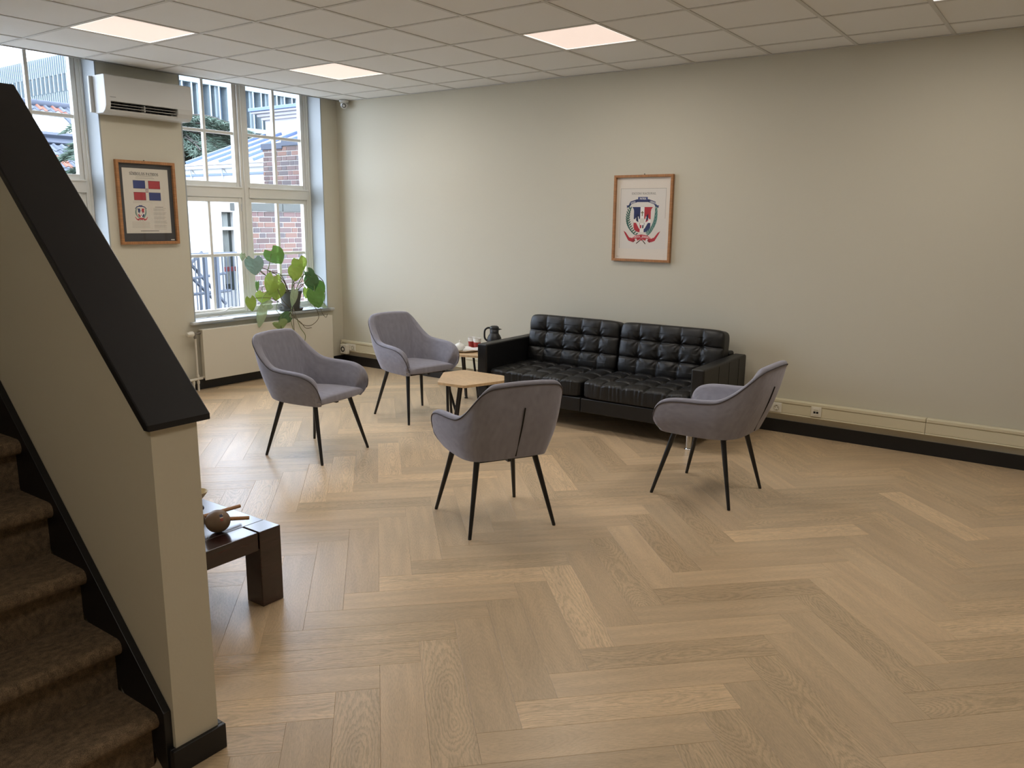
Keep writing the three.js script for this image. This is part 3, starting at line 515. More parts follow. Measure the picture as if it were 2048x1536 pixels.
// ---------------------------------------------------------------- dark bench table with gourd maracas
{
  const t = thing('low_bench_table', 'dark mahogany low table with thick legs behind the stair wall', 'table', [4.111, 0, 4.168]);
  const LX = 1.1, LZ = 0.62, h = 0.335, lg = 0.107;   // runs to -x and +z from its near corner
  const legAt = [[0, 0], [-LX + lg, 0], [0, LZ - lg], [-LX + lg, LZ - lg]];
  for (const [x, z] of legAt) mesh('leg', rb(x - lg, x, 0, h, z, z + lg, 0.004, 3), M.bench, t);
  const g = 0.005;
  mesh('top', merge(rb(-LX + lg + 0.0005, -lg - 0.0005, h - 0.08, h - 0.001, 0.002, LZ - 0.002, 0.004, 3), rb(-lg - 0.0005, -0.003, h - 0.08, h - 0.001, lg + g, LZ - lg - g, 0.004, 3), rb(-LX + 0.003, -LX + lg + 0.0005, h - 0.08, h - 0.001, lg + g, LZ - lg - g, 0.004, 3)), M.bench, t);
  function maraca(px, pz, turn, R, label, flag, len = 0.085) {
    const m = thing('gourd_maraca', label, 'maraca', [px, h, pz], turn, 'gourd maracas on the low table');
    const s = new THREE.SphereGeometry(R, 48, 32); s.scale(1, 0.97, 1.03); s.translate(0, R * 0.97, 0); const b = mesh('gourd', s, M.gourd, m);
    mesh('stick', rod([0, R * 1.08, -R * 0.8], [-0.004, R * 0.95, -R * 0.8 - len], 0.0085, 0.0078, 16), M.stick, m);
    if (flag) {
      const c = document.createElement('canvas'); c.width = 256; c.height = 192; const x = c.getContext('2d');
      x.fillStyle = '#7d6855'; x.fillRect(0, 0, 256, 192); x.fillStyle = '#2c3556'; x.fillRect(14, 14, 100, 70); x.fillRect(142, 108, 100, 70); x.fillStyle = '#9c4a3d'; x.fillRect(142, 14, 100, 70); x.fillRect(14, 108, 100, 70); x.fillStyle = '#e6dccb'; x.fillRect(116, 8, 22, 176); x.fillRect(8, 86, 240, 20);
      const tx = new THREE.CanvasTexture(c); tx.colorSpace = THREE.SRGBColorSpace;
      const p = new THREE.SphereGeometry(R * 1.004, 24, 20, -0.5, 1.0, 0.62, 0.7); p.scale(1, 0.97, 1.03); p.rotateY(Math.PI + 0.1 - turn); p.translate(0, R * 0.97, 0); mesh('painted_flag', p, std('#ffffff', 0.5, { map: tx }), b);
    }
  }
  maraca(3.972, 4.372, -0.62, 0.0485, 'round gourd maraca with a painted flag at the table edge', true);
  maraca(3.885, 4.43, -0.02, 0.047, 'gourd maraca half hidden behind the stair wall', false, 0.19);
  const bo = thing('small_cream_bowl', 'small cream bowl on a dark foot at the stair wall edge', 'bowl', [3.655, h, 4.262]);
  mesh('bowl', lathe([[0, 0.04], [0.012, 0.04], [0.03, 0.05], [0.046, 0.07], [0.05, 0.078], [0.047, 0.078], [0.03, 0.056], [0, 0.046]], 32), std('#d9c79c', 0.4), bo);
  mesh('foot', lathe([[0, 0], [0.03, 0], [0.028, 0.006], [0.01, 0.014], [0.01, 0.036], [0.014, 0.04], [0, 0.04]], 28), M.bench, bo);
}

// ---------------------------------------------------------------- air conditioner
{
  const ac = thing('air_conditioner', 'white wall air conditioner on the pier between the windows', 'air conditioner', [0, 2.43, 2.25]);
  const hw = 0.386;
  mesh('mounting_board', rb(0.001, 0.026, 0.008, 0.29, -hw - 0.005, 0.415, 0.003), M.acGrey, ac);
  // side profile (x out of the wall, y up), pushed along z; the outlet slot is left open
  const prof = (pts, z0, z1, b) => prismXY(pts, z0, z1, b);
  const fullP = [[0.027, 0.0], [0.15, 0.0], [0.185, 0.022], [0.204, 0.055], [0.208, 0.09], [0.204, 0.288], [0.19, 0.295], [0.027, 0.295]];
  const upper = [[0.027, 0.094], [0.2075, 0.094], [0.204, 0.288], [0.19, 0.295], [0.027, 0.295]];
  const lower = [[0.027, 0.0], [0.15, 0.0], [0.176, 0.016], [0.186, 0.03], [0.12, 0.03], [0.03, 0.03]];
  const sl0 = -0.245, sl1 = 0.345;
  mesh('housing', merge(prof(fullP, -hw, sl0, 0.004), prof(fullP, sl1, hw, 0.004), prof(lower, sl0 - 0.004, sl1 + 0.004, 0.0)), M.acWhite, ac);
  mesh('front_panel', merge(prof(upper, sl0 - 0.004, sl1 + 0.004, 0.0)), M.acWhite, ac);
  mesh('panel_gap', merge(bx(0.2052, 0.2088, 0.0905, 0.0935, -hw + 0.02, hw - 0.03)), M.acGrey, ac);
  mesh('duct', bx(0.028, 0.10, 0.031, 0.093, sl0, sl1), M.acDark, ac);
  for (const [x, y] of [[0.17, 0.073], [0.178, 0.05]]) mesh('vane', merge(rb(x - 0.03, x + 0.012, y - 0.0025, y + 0.0025, sl0 + 0.004, sl1 - 0.004, 0.002)), M.acVane, ac);
  for (let i = 0; i < 8; i++) { const z = sl0 + 0.05 + i * (sl1 - sl0 - 0.1) / 7; mesh('fin', rb(0.11, 0.16, 0.034, 0.09, z - 0.002, z + 0.002, 0.001), M.acDark, ac); }
  mesh('vane_post', merge(rb(0.14, 0.192, 0.034, 0.084, (sl0 + sl1) / 2 - 0.005, (sl0 + sl1) / 2 + 0.005, 0.002)), M.acVane, ac);
  const c = document.createElement('canvas'); c.width = 512; c.height = 96; const x = c.getContext('2d'); x.fillStyle = '#c6c6c3'; x.fillRect(0, 0, 512, 96); x.fillStyle = '#2a2a2c'; x.font = 'bold 84px sans-serif'; x.textAlign = 'center'; x.textBaseline = 'middle'; x.fillText('Panasonic', 256, 50, 490);
  const tx = new THREE.CanvasTexture(c); tx.colorSpace = THREE.SRGBColorSpace;
  const lg = new THREE.PlaneGeometry(0.062, 0.0115); lg.rotateY(Math.PI / 2); lg.translate(0.2075, 0.124, 0.325); mesh('logo_print', lg, std('#ffffff', 0.4, { map: tx }), ac);
}
// ---------------------------------------------------------------- radiator
{
  const r = thing('radiator', 'flat cream panel radiator under the plant window', 'radiator', [0, 0, 0]);
  mesh('front_panel', rb(0.092, 0.1, 0.098, 0.58, 0.245, 1.845, 0.004, 2), M.radiator, r);
  mesh('core', bx(0.035, 0.091, 0.11, 0.565, 0.26, 1.83), M.radiator, r);
  mesh('top_grille', rb(0.03, 0.092, 0.566, 0.578, 0.25, 1.84, 0.003), M.radiator, r);
  const valve = mesh('thermostat_head', lathe([[0, 0], [0.019, 0], [0.02, 0.006], [0.022, 0.03], [0.026, 0.036], [0.026, 0.06], [0.02, 0.068], [0, 0.068]].map(([a, b]) => [a, b]), 28).rotateX(-Math.PI / 2), M.socketWhite, r);
  valve.position.set(0.065, 0.545, 1.985);
  mesh('valve_body', merge(rod([0.065, 0.545, 1.925], [0.065, 0.545, 1.846], 0.011), rod([0.065, 0.555, 1.905], [0.065, 0.50, 1.9], 0.013), rod([0.065, 0.545, 1.87], [0.065, 0.545, 1.855], 0.015, 0.015, 6)), M.brass, r);
  mesh('supply_pipe', merge(rod([0.065, 0.5, 1.9], [0.065, 0.12, 1.9], 0.0085), rod([0.065, 0.135, 1.9], [0.065, 0.155, 1.9], 0.014)), M.pipe, r);
  mesh('manifold', merge(rod([0.065, 0.11, 1.99], [0.065, 0.118, 1.865], 0.013), rod([0.065, 0.12, 1.87], [0.06, 0.125, 1.83], 0.010), rod([0.065, 0.11, 1.862], [0.065, 0.13, 1.862], 0.015)), M.pipe, r);
  for (const z of [1.9, 1.948]) mesh('floor_pipe', merge(rod([0.065, 0.108, z], [0.065, 0.0, z], 0.010), rod([0.065, 0.095, z], [0.065, 0.07, z], 0.015, 0.013)), M.pipe, r);
}
// ---------------------------------------------------------------- cable trunking with sockets along the sofa wall
{
  const t = thing('cable_trunking', 'cream cable trunking running along the sofa wall above the baseboard', 'trunking');
  const joints = [0.03, 2.0, 4.0, 5.972, 7.95, RX - 0.01];
  for (let i = 0; i < joints.length - 1; i++) {
    const a = joints[i] + 0.001, b = joints[i + 1] - 0.001;
    const body = mesh('trunking_length', merge(rb(a, b, 0.158, 0.272, 0.002, 0.05, 0.003), rb(a, b, 0.246, 0.274, 0.02, 0.062, 0.007, 3), rb(a, b, 0.157, 0.168, 0.02, 0.062, 0.004)), M.cream, t);
    mesh('cover_strip', rb(a, b, 0.1695, 0.2445, 0.04, 0.0575, 0.002), M.cream, body);
  }
  mesh('end_cap', rb(0.024, 0.031, 0.155, 0.277, 0.002, 0.065, 0.002), M.cream, t);
  const ring = (x, y, z) => { const g = lathe([[0.0205, 0], [0.0205, 0.003], [0.0195, 0.004], [0.0185, 0.003], [0.0175, -0.002], [0, -0.002]], 32).rotateX(Math.PI / 2); return g.translate(x, y, z); };
  function socket(x, n, label, name = 'wall_socket') {
    const s = thing(name, label, 'socket', [x, 0.207, 0.058], 0, 'sockets on the cable trunking');
    const w = 0.036 * n + 0.002; mesh('plate', merge(rb(-w, w, -0.039, 0.039, 0, 0.009, 0.003, 3), ...Array.from({ length: n }, (_, i) => rb((i - (n - 1) / 2) * 0.071 - 0.031, (i - (n - 1) / 2) * 0.071 + 0.031, -0.031, 0.031, 0.008, 0.0115, 0.0015))), M.socketWhite, s);
    for (let i = 0; i < n; i++) { const cx = (i - (n - 1) / 2) * 0.071; const o = mesh('outlet', ring(cx, 0, 0.0125), M.creamDark, s);
      mesh('pin_hole', merge(rod([cx - 0.0095, 0, 0.0105], [cx - 0.0095, 0, 0.0115], 0.003), rod([cx + 0.0095, 0, 0.0105], [cx + 0.0095, 0, 0.0115], 0.003), bx(cx - 0.003, cx + 0.003, 0.014, 0.0185, 0.0105, 0.014), bx(cx - 0.003, cx + 0.003, -0.0185, -0.014, 0.0105, 0.014)), M.dark, o); }
    return s;
  }
  socket(4.891, 2, 'double white power socket on the trunking right of the side-on armchair');
  socket(0.18, 2, 'white power socket on the trunking in the room corner');
  const dp = (x, label) => { const s = thing('data_socket', label, 'socket', [x, 0.213, 0.058], 0, 'data sockets on the cable trunking');
    mesh('plate', merge(rb(-0.038, 0.038, -0.038, 0.038, 0, 0.009, 0.003, 3), rb(-0.026, 0.026, -0.026, 0.026, 0.008, 0.0115, 0.0015)), M.socketWhite, s);
    mesh('port', merge(bx(-0.018, -0.002, -0.012, 0.004, 0.011, 0.0122), bx(0.002, 0.018, -0.012, 0.004, 0.011, 0.0122)), M.dark, s);
    mesh('port_label', bx(-0.016, 0.016, 0.010, 0.016, 0.011, 0.0119), M.creamDark, s); };
  dp(5.224, 'white data socket on the trunking right of the double power socket');
  dp(0.62, 'white data socket on the trunking behind the armchair in the corner');
  const p = thing('plug_in_timer', 'white square plug-in timer with a dial in the corner socket', 'timer', [0.115, 0.185, 0.071]);
  mesh('body', rb(-0.05, 0.05, -0.052, 0.052, 0.0, 0.045, 0.006, 3), M.socketWhite, p);
  mesh('dial', lathe([[0.03, 0], [0.03, 0.003], [0.02, 0.003], [0.018, 0.001], [0.018, 0]], 32).rotateX(Math.PI / 2).translate(-0.008, 0, 0.045), M.dark, p);
  mesh('knob', rod([-0.008, 0, 0.045], [-0.008, 0, 0.052], 0.010), M.socketWhite, p);
}
// ---------------------------------------------------------------- turret camera under the ceiling corner
{
  const c = thing('security_camera', 'small white turret camera under the ceiling in the corner', 'camera', [0.19, H, 0.065]);
  mesh('base', lathe([[0, 0], [0.052, 0], [0.052, -0.006], [0.048, -0.02], [0.038, -0.028], [0, -0.028]].reverse(), 36), M.acWhite, c);
  const b = mesh('ball', new THREE.SphereGeometry(0.038, 32, 24), M.acWhite, c); b.position.set(0, -0.047, 0);
  const l = mesh('lens', lathe([[0, 0.001], [0.014, 0.001], [0.016, 0.002], [0.021, 0.001], [0.022, -0.004], [0.024, -0.01], [0, -0.01]].reverse(), 28).rotateX(Math.PI / 2).translate(0, 0, 0.034), M.dark, b);
  l.rotation.set(0.35, 0.75, 0, 'YXZ');
}
// ---------------------------------------------------------------- framed prints
function emblem(x, cx, cy, R, words) {   // coat of arms: ribbons, quartered shield with cross and flags, laurel and palm
  const blue = '#2b3564', red = '#b5303c', green = '#2e5f56';
  x.save(); x.translate(cx, cy); x.scale(R / 100, R / 100);
  const rib = (col, pts) => { x.fillStyle = col; x.beginPath(); pts.forEach((p, i) => (i ? x.lineTo(...p) : x.moveTo(...p))); x.closePath(); x.fill(); };
  // top ribbon
  rib(blue, [[-82, -68], [-70, -70], [-62, -86], [-30, -96], [-20, -96], [-20, -106], [20, -106], [20, -96], [30, -96], [62, -86], [70, -70], [82, -68], [78, -64], [80, -58], [66, -62], [56, -74], [26, -84], [-26, -84], [-56, -74], [-66, -62], [-80, -58], [-78, -64]]);
  rib('#3b4576', [[-24, -106], [24, -106], [24, -92], [-24, -92]]);
  x.fillStyle = '#e9e6e0'; x.textAlign = 'center'; x.textBaseline = 'middle';
  if (words) { x.font = 'bold 11px sans-serif'; x.fillText('PATRIA', 0, -98.5, 32); x.save(); x.rotate(-0.3); x.fillText('DIOS', -22, -92, 24); x.restore(); x.save(); x.rotate(0.3); x.fillText('LIBERTAD', 26, -93, 36); x.restore(); }
  // shield
  const sh = () => { x.beginPath(); x.moveTo(-52, -62); x.lineTo(52, -62); x.quadraticCurveTo(42, -54, 42, -40); x.lineTo(42, 20); x.quadraticCurveTo(42, 48, 12, 50); x.lineTo(-12, 50); x.quadraticCurveTo(-42, 48, -42, 20); x.lineTo(-42, -40); x.quadraticCurveTo(-42, -54, -52, -62); x.closePath(); };
  x.save(); sh(); x.clip(); x.fillStyle = '#eceae4'; x.fillRect(-60, -70, 120, 130); x.fillStyle = blue; x.fillRect(-60, -70, 50, 62); x.fillStyle = red; x.fillRect(10, -70, 50, 62); x.fillRect(-60, 8, 50, 60); x.fillStyle = blue; x.fillRect(10, 8, 50, 60);
  x.restore();
  // flags and lances
  rib('#e6e3dc', [[-38, -6], [-14, 34], [-8, 34], [-24, -24]]); rib('#e6e3dc', [[38, -6], [14, 34], [8, 34], [24, -24]]);
  rib('#20294f', [[-30, -30], [-18, -30], [-18, 6], [-30, -2]]); rib(red, [[18, -30], [30, -30], [30, -2], [18, 6]]); rib('#20294f', [[30, -34], [18, -18], [18, 0], [30, -8]]);
  x.strokeStyle = '#e9e6df'; x.lineWidth = 4; for (const s of [-1, 1]) { x.beginPath(); x.moveTo(s * 34, -2); x.lineTo(s * 8, 36); x.stroke(); x.beginPath(); x.moveTo(s * 20, -20); x.lineTo(s * 12, 26); x.stroke(); }
  x.fillStyle = '#d9d5ca'; x.fillRect(-12, -12, 24, 22); x.fillStyle = red; x.fillRect(-10, 18, 8, 14); x.fillStyle = '#2a2d3a'; x.fillRect(2, 18, 6, 14);
  x.fillStyle = '#6d6444'; x.fillRect(-2, -44, 4, 22); x.fillRect(-7, -39, 14, 4);
  // laurel on the left, palm on the right
  const leaf = (px, py, a, l, w) => { x.save(); x.translate(px, py); x.rotate(a); x.beginPath(); x.moveTo(0, 0); x.quadraticCurveTo(l / 2, -w, l, 0); x.quadraticCurveTo(l / 2, w, 0, 0); x.fill(); x.restore(); };
  x.strokeStyle = green; x.fillStyle = green; x.lineWidth = 2.4; x.beginPath(); x.moveTo(-32, 62); x.quadraticCurveTo(-92, 20, -62, -50); x.stroke();
  for (let i = 0; i < 13; i++) { const t = i / 12, px = (1 - t) * (1 - t) * -32 + 2 * t * (1 - t) * -92 + t * t * -62, py = (1 - t) * (1 - t) * 62 + 2 * t * (1 - t) * 20 + t * t * -50; leaf(px, py, -2.5 + 0.5 * t, 20, 6); leaf(px, py, -0.5 - 0.6 * t, 17, 6); }
  x.lineCap = 'round'; x.strokeStyle = green; x.lineWidth = 3; x.beginPath(); x.moveTo(28, 64); x.quadraticCurveTo(72, 40, 64, -46); x.stroke();
  for (let i = 0; i < 30; i++) { const t = i / 29, px = (1 - t) * (1 - t) * 28 + 2 * t * (1 - t) * 72 + t * t * 64, py = (1 - t) * (1 - t) * 64 + 2 * t * (1 - t) * 40 + t * t * -46; x.fillStyle = i % 3 ? '#3f7169' : '#7fa39a'; leaf(px, py, -0.95 - 0.25 * t, 34 - 10 * t, 3.4); leaf(px, py, -2.0 + 0.35 * t, 22, 3); }
  // bottom ribbon
  rib(red, [[-92, 44], [-80, 52], [-62, 74], [-50, 76], [-30, 64], [0, 60], [30, 64], [50, 76], [62, 74], [80, 52], [92, 44], [84, 60], [66, 88], [48, 94], [34, 80], [0, 74], [-34, 80], [-48, 94], [-66, 88], [-84, 60]]);
  rib('#8d2530', [[-50, 92], [-34, 80], [-30, 88], [-40, 96]]); rib('#8d2530', [[50, 92], [34, 80], [30, 88], [40, 96]]); rib(red, [[-26, 76], [26, 76], [20, 88], [6, 82], [0, 90], [-6, 82], [-20, 88]]);
  x.strokeStyle = '#4b3428'; x.lineWidth = 4; x.beginPath(); x.moveTo(-6, 86); x.lineTo(-24, 100); x.moveTo(6, 86); x.lineTo(20, 101); x.stroke();
  if (words) { x.fillStyle = '#efdcd6'; x.font = 'bold 12px sans-serif'; x.save(); x.rotate(-0.12); x.fillText('REPÚBLICA', -38, 67, 44); x.restore(); x.save(); x.rotate(0.12); x.fillText('DOMINICANA', 37, 68, 52); x.restore(); }
  x.restore();
}
function printTex(w, h, draw) { const c = document.createElement('canvas'); c.width = w; c.height = h; draw(c.getContext('2d'), w, h); const t = new THREE.CanvasTexture(c); t.colorSpace = THREE.SRGBColorSpace; return t; }
// frame in its own plane: x right, y up, z out of the wall
function framedPrint(label, w, h, bar, dep, tex, pos, turn) {
  const f = thing('framed_print', label, 'picture', pos, turn);
  const miter = (len) => prismXY([[-len / 2, 0], [len / 2, 0], [len / 2 - bar, bar], [-len / 2 + bar, bar]], 0.002, dep, 0.0015);
  for (const [a, len, off] of [[0, w, h / 2], [Math.PI, w, h / 2], [Math.PI / 2, h, w / 2], [-Math.PI / 2, h, w / 2]]) { const g = miter(len); g.translate(0, -off, 0); g.rotateZ(a); mesh('frame_bar', g, M.frame, f); }
  mesh('backing', bx(-w / 2 + bar * 0.6, w / 2 - bar * 0.6, -h / 2 + bar * 0.6, h / 2 - bar * 0.6, 0.003, 0.008), M.dark, f);
  const p = new THREE.PlaneGeometry(w - 2 * bar + 0.006, h - 2 * bar + 0.006); p.translate(0, 0, 0.0092); mesh('print', p, std('#ffffff', 0.75, { map: tex }), f);
  const g = new THREE.PlaneGeometry(w - 2 * bar + 0.006, h - 2 * bar + 0.006); g.translate(0, 0, dep - 0.008); mesh('glazing', g, M.glass, f);
  mesh('hook', rod([0, h / 2 + 0.006, 0.0], [0, h / 2 + 0.006, 0.008], 0.0035), M.dark, f);
  return f;
}
const sheetR = printTex(900, 1210, (x, w, h) => {
  x.fillStyle = '#e2dace'; x.fillRect(0, 0, w, h); x.fillStyle = '#ded9d1'; x.fillRect(76, 166, w - 160, h - 330); x.strokeStyle = '#8f887d'; x.lineWidth = 4; x.strokeRect(76, 166, w - 160, h - 330); x.fillStyle = '#ded9d1'; x.fillRect(80, 600, 760, 450);
  x.fillStyle = '#4a4644'; x.font = '42px serif'; x.textAlign = 'center'; x.textBaseline = 'middle'; x.fillText('ESCUDO NACIONAL', w / 2 + 6, 238, 400);
  emblem(x, w / 2 - 6, 640, 330, true); x.fillStyle = '#4a4644'; x.font = '18px serif'; x.fillText('No. 1', 60, h - 38);
});
framedPrint('oak framed coat of arms print on the wall above the sofa', 0.538, 0.712, 0.02, 0.032, sheetR, [3.677, 1.638, 0.0], 0);
const sheetL = printTex(900, 1210, (x, w, h) => {
  x.fillStyle = '#38393c'; x.fillRect(0, 0, w, h); const X0 = 72, Y0 = 76, W = w - 144, Hh = 1000; x.fillStyle = '#d3cdc1'; x.fillRect(X0, Y0, W, Hh);
  x.fillStyle = '#2c2b2c'; x.textAlign = 'center'; x.textBaseline = 'middle'; x.font = 'bold 64px serif'; x.fillText('SÍMBOLOS PATRIOS', X0 + W * 0.47, Y0 + 84, 480);
  const line = (a, b, y, t = 5, c = '#8d877e') => { x.fillStyle = c; x.fillRect(a, y, b - a, t); };
  line(X0 + 220, X0 + 500, Y0 + 120); line(X0 + 210, X0 + 520, Y0 + 146);
  const bl = '#2b3a74', rd = '#a8363f'; for (const [a, b, c] of [[0, 0, bl], [1, 0, rd], [0, 1, rd], [1, 1, bl]]) { x.fillStyle = c; x.fillRect(X0 + 165 + a * 250, Y0 + 185 + b * 180, 195, 122); x.strokeStyle = '#2a2a33'; x.lineWidth = 3; x.strokeRect(X0 + 165 + a * 250, Y0 + 185 + b * 180, 195, 122); }
  emblem(x, X0 + 386, Y0 + 336, 32, false);
  for (let i = 0; i < 3; i++) line(X0 + 140, X0 + 620 - i * 170, Y0 + 500 + i * 13, 3, '#a7a096');
  emblem(x, X0 + 260, Y0 + 690, 118, false);
  line(X0 + 500, X0 + 640, Y0 + 585, 7, '#6d6862'); const r = rng(3); for (let i = 0; i < 26; i++) if (i % 5 !== 4) line(X0 + 468, X0 + 640 + r() * 60, Y0 + 608 + i * 13, 4, '#9a938a');
  for (let i = 0; i < 8; i++) line(X0 + 98, X0 + 400 - r() * 20, Y0 + 822 + i * 13, 3, '#aaa399');
  line(X0 + 230, X0 + 540, Y0 + 960, 9, '#5d5954'); x.fillStyle = '#d8d4cc'; x.fillRect(w - 92, h - 36, 64, 18);
});
framedPrint('oak framed national symbols poster with a dark mat on the pier', 0.54, 0.706, 0.024, 0.034, sheetL, [0.0, 1.728, 2.235], Math.PI / 2);

// ---------------------------------------------------------------- potted plant on the sill
{
  const px = -0.075, pz = 0.66, y = SILL + 0.0305;
  const sc = thing('pot_saucer', 'dark plastic saucer under the plant pot', 'saucer', [px, y, pz]);
  mesh('dish', lathe([[0, 0], [0.105, 0], [0.118, 0.006], [0.128, 0.03], [0.124, 0.03], [0.114, 0.01], [0.1, 0.006], [0, 0.006]], 40), M.potDark, sc);
  const pl = thing('potted_plant', 'trailing heart leaved plant in a dark pot on the window sill', 'plant', [px, y + 0.0065, pz]);
  mesh('pot', lathe([[0, 0], [0.082, 0], [0.086, 0.006], [0.108, 0.15], [0.112, 0.172], [0.118, 0.174], [0.12, 0.2], [0.116, 0.204], [0.111, 0.2], [0.108, 0.176], [0, 0.176]], 44), M.potDark, pl);
  mesh('soil', lathe([[0.107, 0.18], [0.07, 0.188], [0, 0.192]], 32), M.soil, pl);
  const o = V(px, y + 0.0065, pz), loc = (p) => [p[0] - o.x, p[1] - o.y, p[2] - o.z];
  const stems = [[[-0.06, 0.83, 0.70], [-0.06, 0.933, 0.782], [-0.06, 0.983, 0.87], [-0.06, 1.031, 0.952], [-0.04, 1.175, 0.93], [-0.025, 1.284, 0.916]], [[-0.05, 0.83, 0.71], [-0.05, 0.98, 0.805], [-0.03, 1.024, 0.965], [-0.01, 1.087, 1.08], [0.018, 1.211, 1.168]], [[-0.06, 0.83, 0.70], [-0.04, 0.979, 0.777], [-0.04, 1.074, 0.925], [-0.02, 1.137, 1.10]], [[-0.05, 0.83, 0.66], [-0.05, 0.97, 0.619], [-0.05, 1.031, 0.482], [-0.05, 1.181, 0.555]], [[-0.06, 0.83, 0.653], [-0.06, 0.931, 0.613], [-0.06, 0.941, 0.526], [-0.06, 1.14, 0.463]], [[-0.06, 0.83, 0.68], [-0.03, 1.04, 0.818], [-0.03, 1.076, 0.96]], [[-0.05, 0.83, 0.67], [-0.02, 1.004, 0.68], [0.01, 1.034, 0.826], [0.048, 1.029, 0.962]], [[-0.05, 0.83, 0.70], [0.0, 0.926, 0.849], [0.028, 0.94, 0.897]], [[-0.06, 0.83, 0.62], [-0.03, 1.011, 0.519], [-0.02, 1.044, 0.42], [0.0, 1.002, 0.342], [0.02, 0.937, 0.285], [0.05, 0.798, 0.292]], [[-0.05, 0.83, 0.63], [0.0, 1.028, 0.524], [0.03, 0.962, 0.43], [0.095, 0.855, 0.48]], [[-0.05, 0.83, 0.62], [0.0, 0.923, 0.549], [0.04, 0.998, 0.486]], [[-0.03, 0.83, 0.72], [0.06, 0.92, 0.93], [0.11, 0.791, 0.916], [0.11, 0.694, 0.812], [0.12, 0.60, 0.798], [0.12, 0.42, 0.79]], [[0.06, 0.72, 0.755], [0.125, 0.594, 0.834], [0.125, 0.417, 0.788]], [[0.05, 0.72, 0.733], [0.13, 0.604, 0.788], [0.13, 0.543, 0.707], [0.13, 0.477, 0.644], [0.13, 0.473, 0.567]], [[0.06, 0.70, 0.74], [0.13, 0.594, 0.76], [0.13, 0.52, 0.688], [0.135, 0.501, 0.574], [0.135, 0.568, 0.472], [0.12, 0.64, 0.47], [0.1, 0.70, 0.50]], [[0.13, 0.594, 0.76], [0.13, 0.492, 0.719], [0.13, 0.402, 0.657], [0.13, 0.342, 0.665]], [[-0.03, 0.83, 0.74], [-0.0, 0.93, 0.921], [-0.01, 0.924, 1.063], [-0.02, 0.867, 1.05]], [[0.02, 0.70, 0.80], [0.05, 0.788, 0.951], [0.05, 0.815, 1.02], [0.058, 0.83, 1.265]], [[0.03, 0.775, 0.912], [0.1, 0.692, 0.987], [0.13, 0.631, 0.955], [0.14, 0.576, 1.0]], [[0.04, 0.80, 0.32], [0.09, 0.643, 0.394], [0.1, 0.56, 0.337], [0.1, 0.597, 0.315]], [[0.05, 0.80, 0.292], [0.05, 0.71, 0.306], [0.05, 0.665, 0.30]], [[-0.03, 1.261, 1.257], [-0.03, 1.199, 1.194], [-0.03, 1.049, 1.006]], [[-0.05, 0.83, 0.66], [0.06, 0.98, 0.72], [0.118, 0.876, 0.76]], [[-0.06, 0.83, 0.60], [-0.08, 0.92, 0.5], [-0.08, 0.866, 0.44]], [[-0.03, 0.83, 0.74], [0.0, 0.90, 0.95], [0.08, 0.80, 1.15], [0.128, 0.735, 1.175]], [[0.11, 0.62, 0.80], [0.12, 0.66, 0.83], [0.12, 0.62, 0.845]], [[0.14, 0.576, 1.0], [0.14, 0.54, 0.975], [0.13, 0.483, 0.96]]];
  stems.forEach((s, i) => mesh('stem', tube(s.map(loc), i < 11 ? 0.0042 : 0.0032, 40, 6), i % 3 ? M.stem : M.stemGreen, pl));
  const tones = ['#6f9c4e', '#8aa79b', '#99b350', '#8b9f45', '#adc09c', '#4f7346', '#9cb67c'];
  const leafMat = tones.map((c) => phy(c, 0.38, { side: THREE.DoubleSide, transmission: 0.28, thickness: 0 }));
  const leaves = [[-0.02, 1.285, 0.924, 1.132, 0.816, 0.147, 0], [0.02, 1.211, 1.171, 1.049, 1.169, 0.135, 1], [-0.05, 1.185, 0.555, 1.048, 0.519, 0.129, 2], [-0.03, 1.102, 0.614, 0.956, 0.632, 0.113, 2], [0.05, 1.029, 0.963, 0.849, 1.031, 0.116, 2], [0.03, 0.941, 0.899, 0.781, 0.944, 0.121, 3], [-0.02, 0.867, 1.042, 0.755, 1.067, 0.117, 2], [-0.05, 0.973, 1.091, 0.88, 1.097, 0.029, 0], [0.06, 0.83, 1.267, 0.698, 1.256, 0.075, 2], [0.13, 0.732, 1.175, 0.543, 1.24, 0.071, 4], [0.03, 0.746, 0.991, 0.741, 1.115, 0.073, 4], [0.12, 0.875, 0.76, 0.714, 0.797, 0.056, 4], [0.05, 0.998, 0.486, 0.853, 0.469, 0.115, 5], [0.02, 1.057, 0.491, 0.953, 0.373, 0.084, 5], [0.05, 0.928, 0.391, 0.781, 0.323, 0.093, 0], [0.1, 0.853, 0.482, 0.66, 0.449, 0.138, 0], [-0.08, 0.866, 0.44, 0.759, 0.451, 0.054, 2], [0.12, 0.619, 0.844, 0.598, 0.977, 0.088, 5], [0.14, 0.576, 1.003, 0.494, 0.954, 0.124, 6], [0.13, 0.483, 0.96, 0.426, 0.982, 0.051, 5], [-0.03, 1.261, 1.257, 1.192, 1.274, 0.039, 4], [0.05, 0.70, 0.358, 0.668, 0.26, 0.047, 4]];
  const r = rng(44), view = V(6.8, 0.4, 5.6).normalize();
  leaves.forEach(([x, by, bz, ty, tz, w, tone]) => {
    w *= 1.12; const B = V(x, by, bz), Tp = V(x + (r() - 0.3) * 0.03, ty, tz), ax = Tp.clone().sub(B), len = ax.length(); ax.normalize();
    let nrm = view.clone().add(V((r() - 0.5) * 0.5, (r() - 0.2) * 0.5, (r() - 0.5) * 0.5)); nrm.addScaledVector(ax, -nrm.dot(ax)).normalize(); const sd = new THREE.Vector3().crossVectors(ax, nrm);
    const NL = 18, NW = 12, pos = [], idx = [], droop = 0.10 + 0.2 * r(), fold = 0.1 + 0.15 * r();
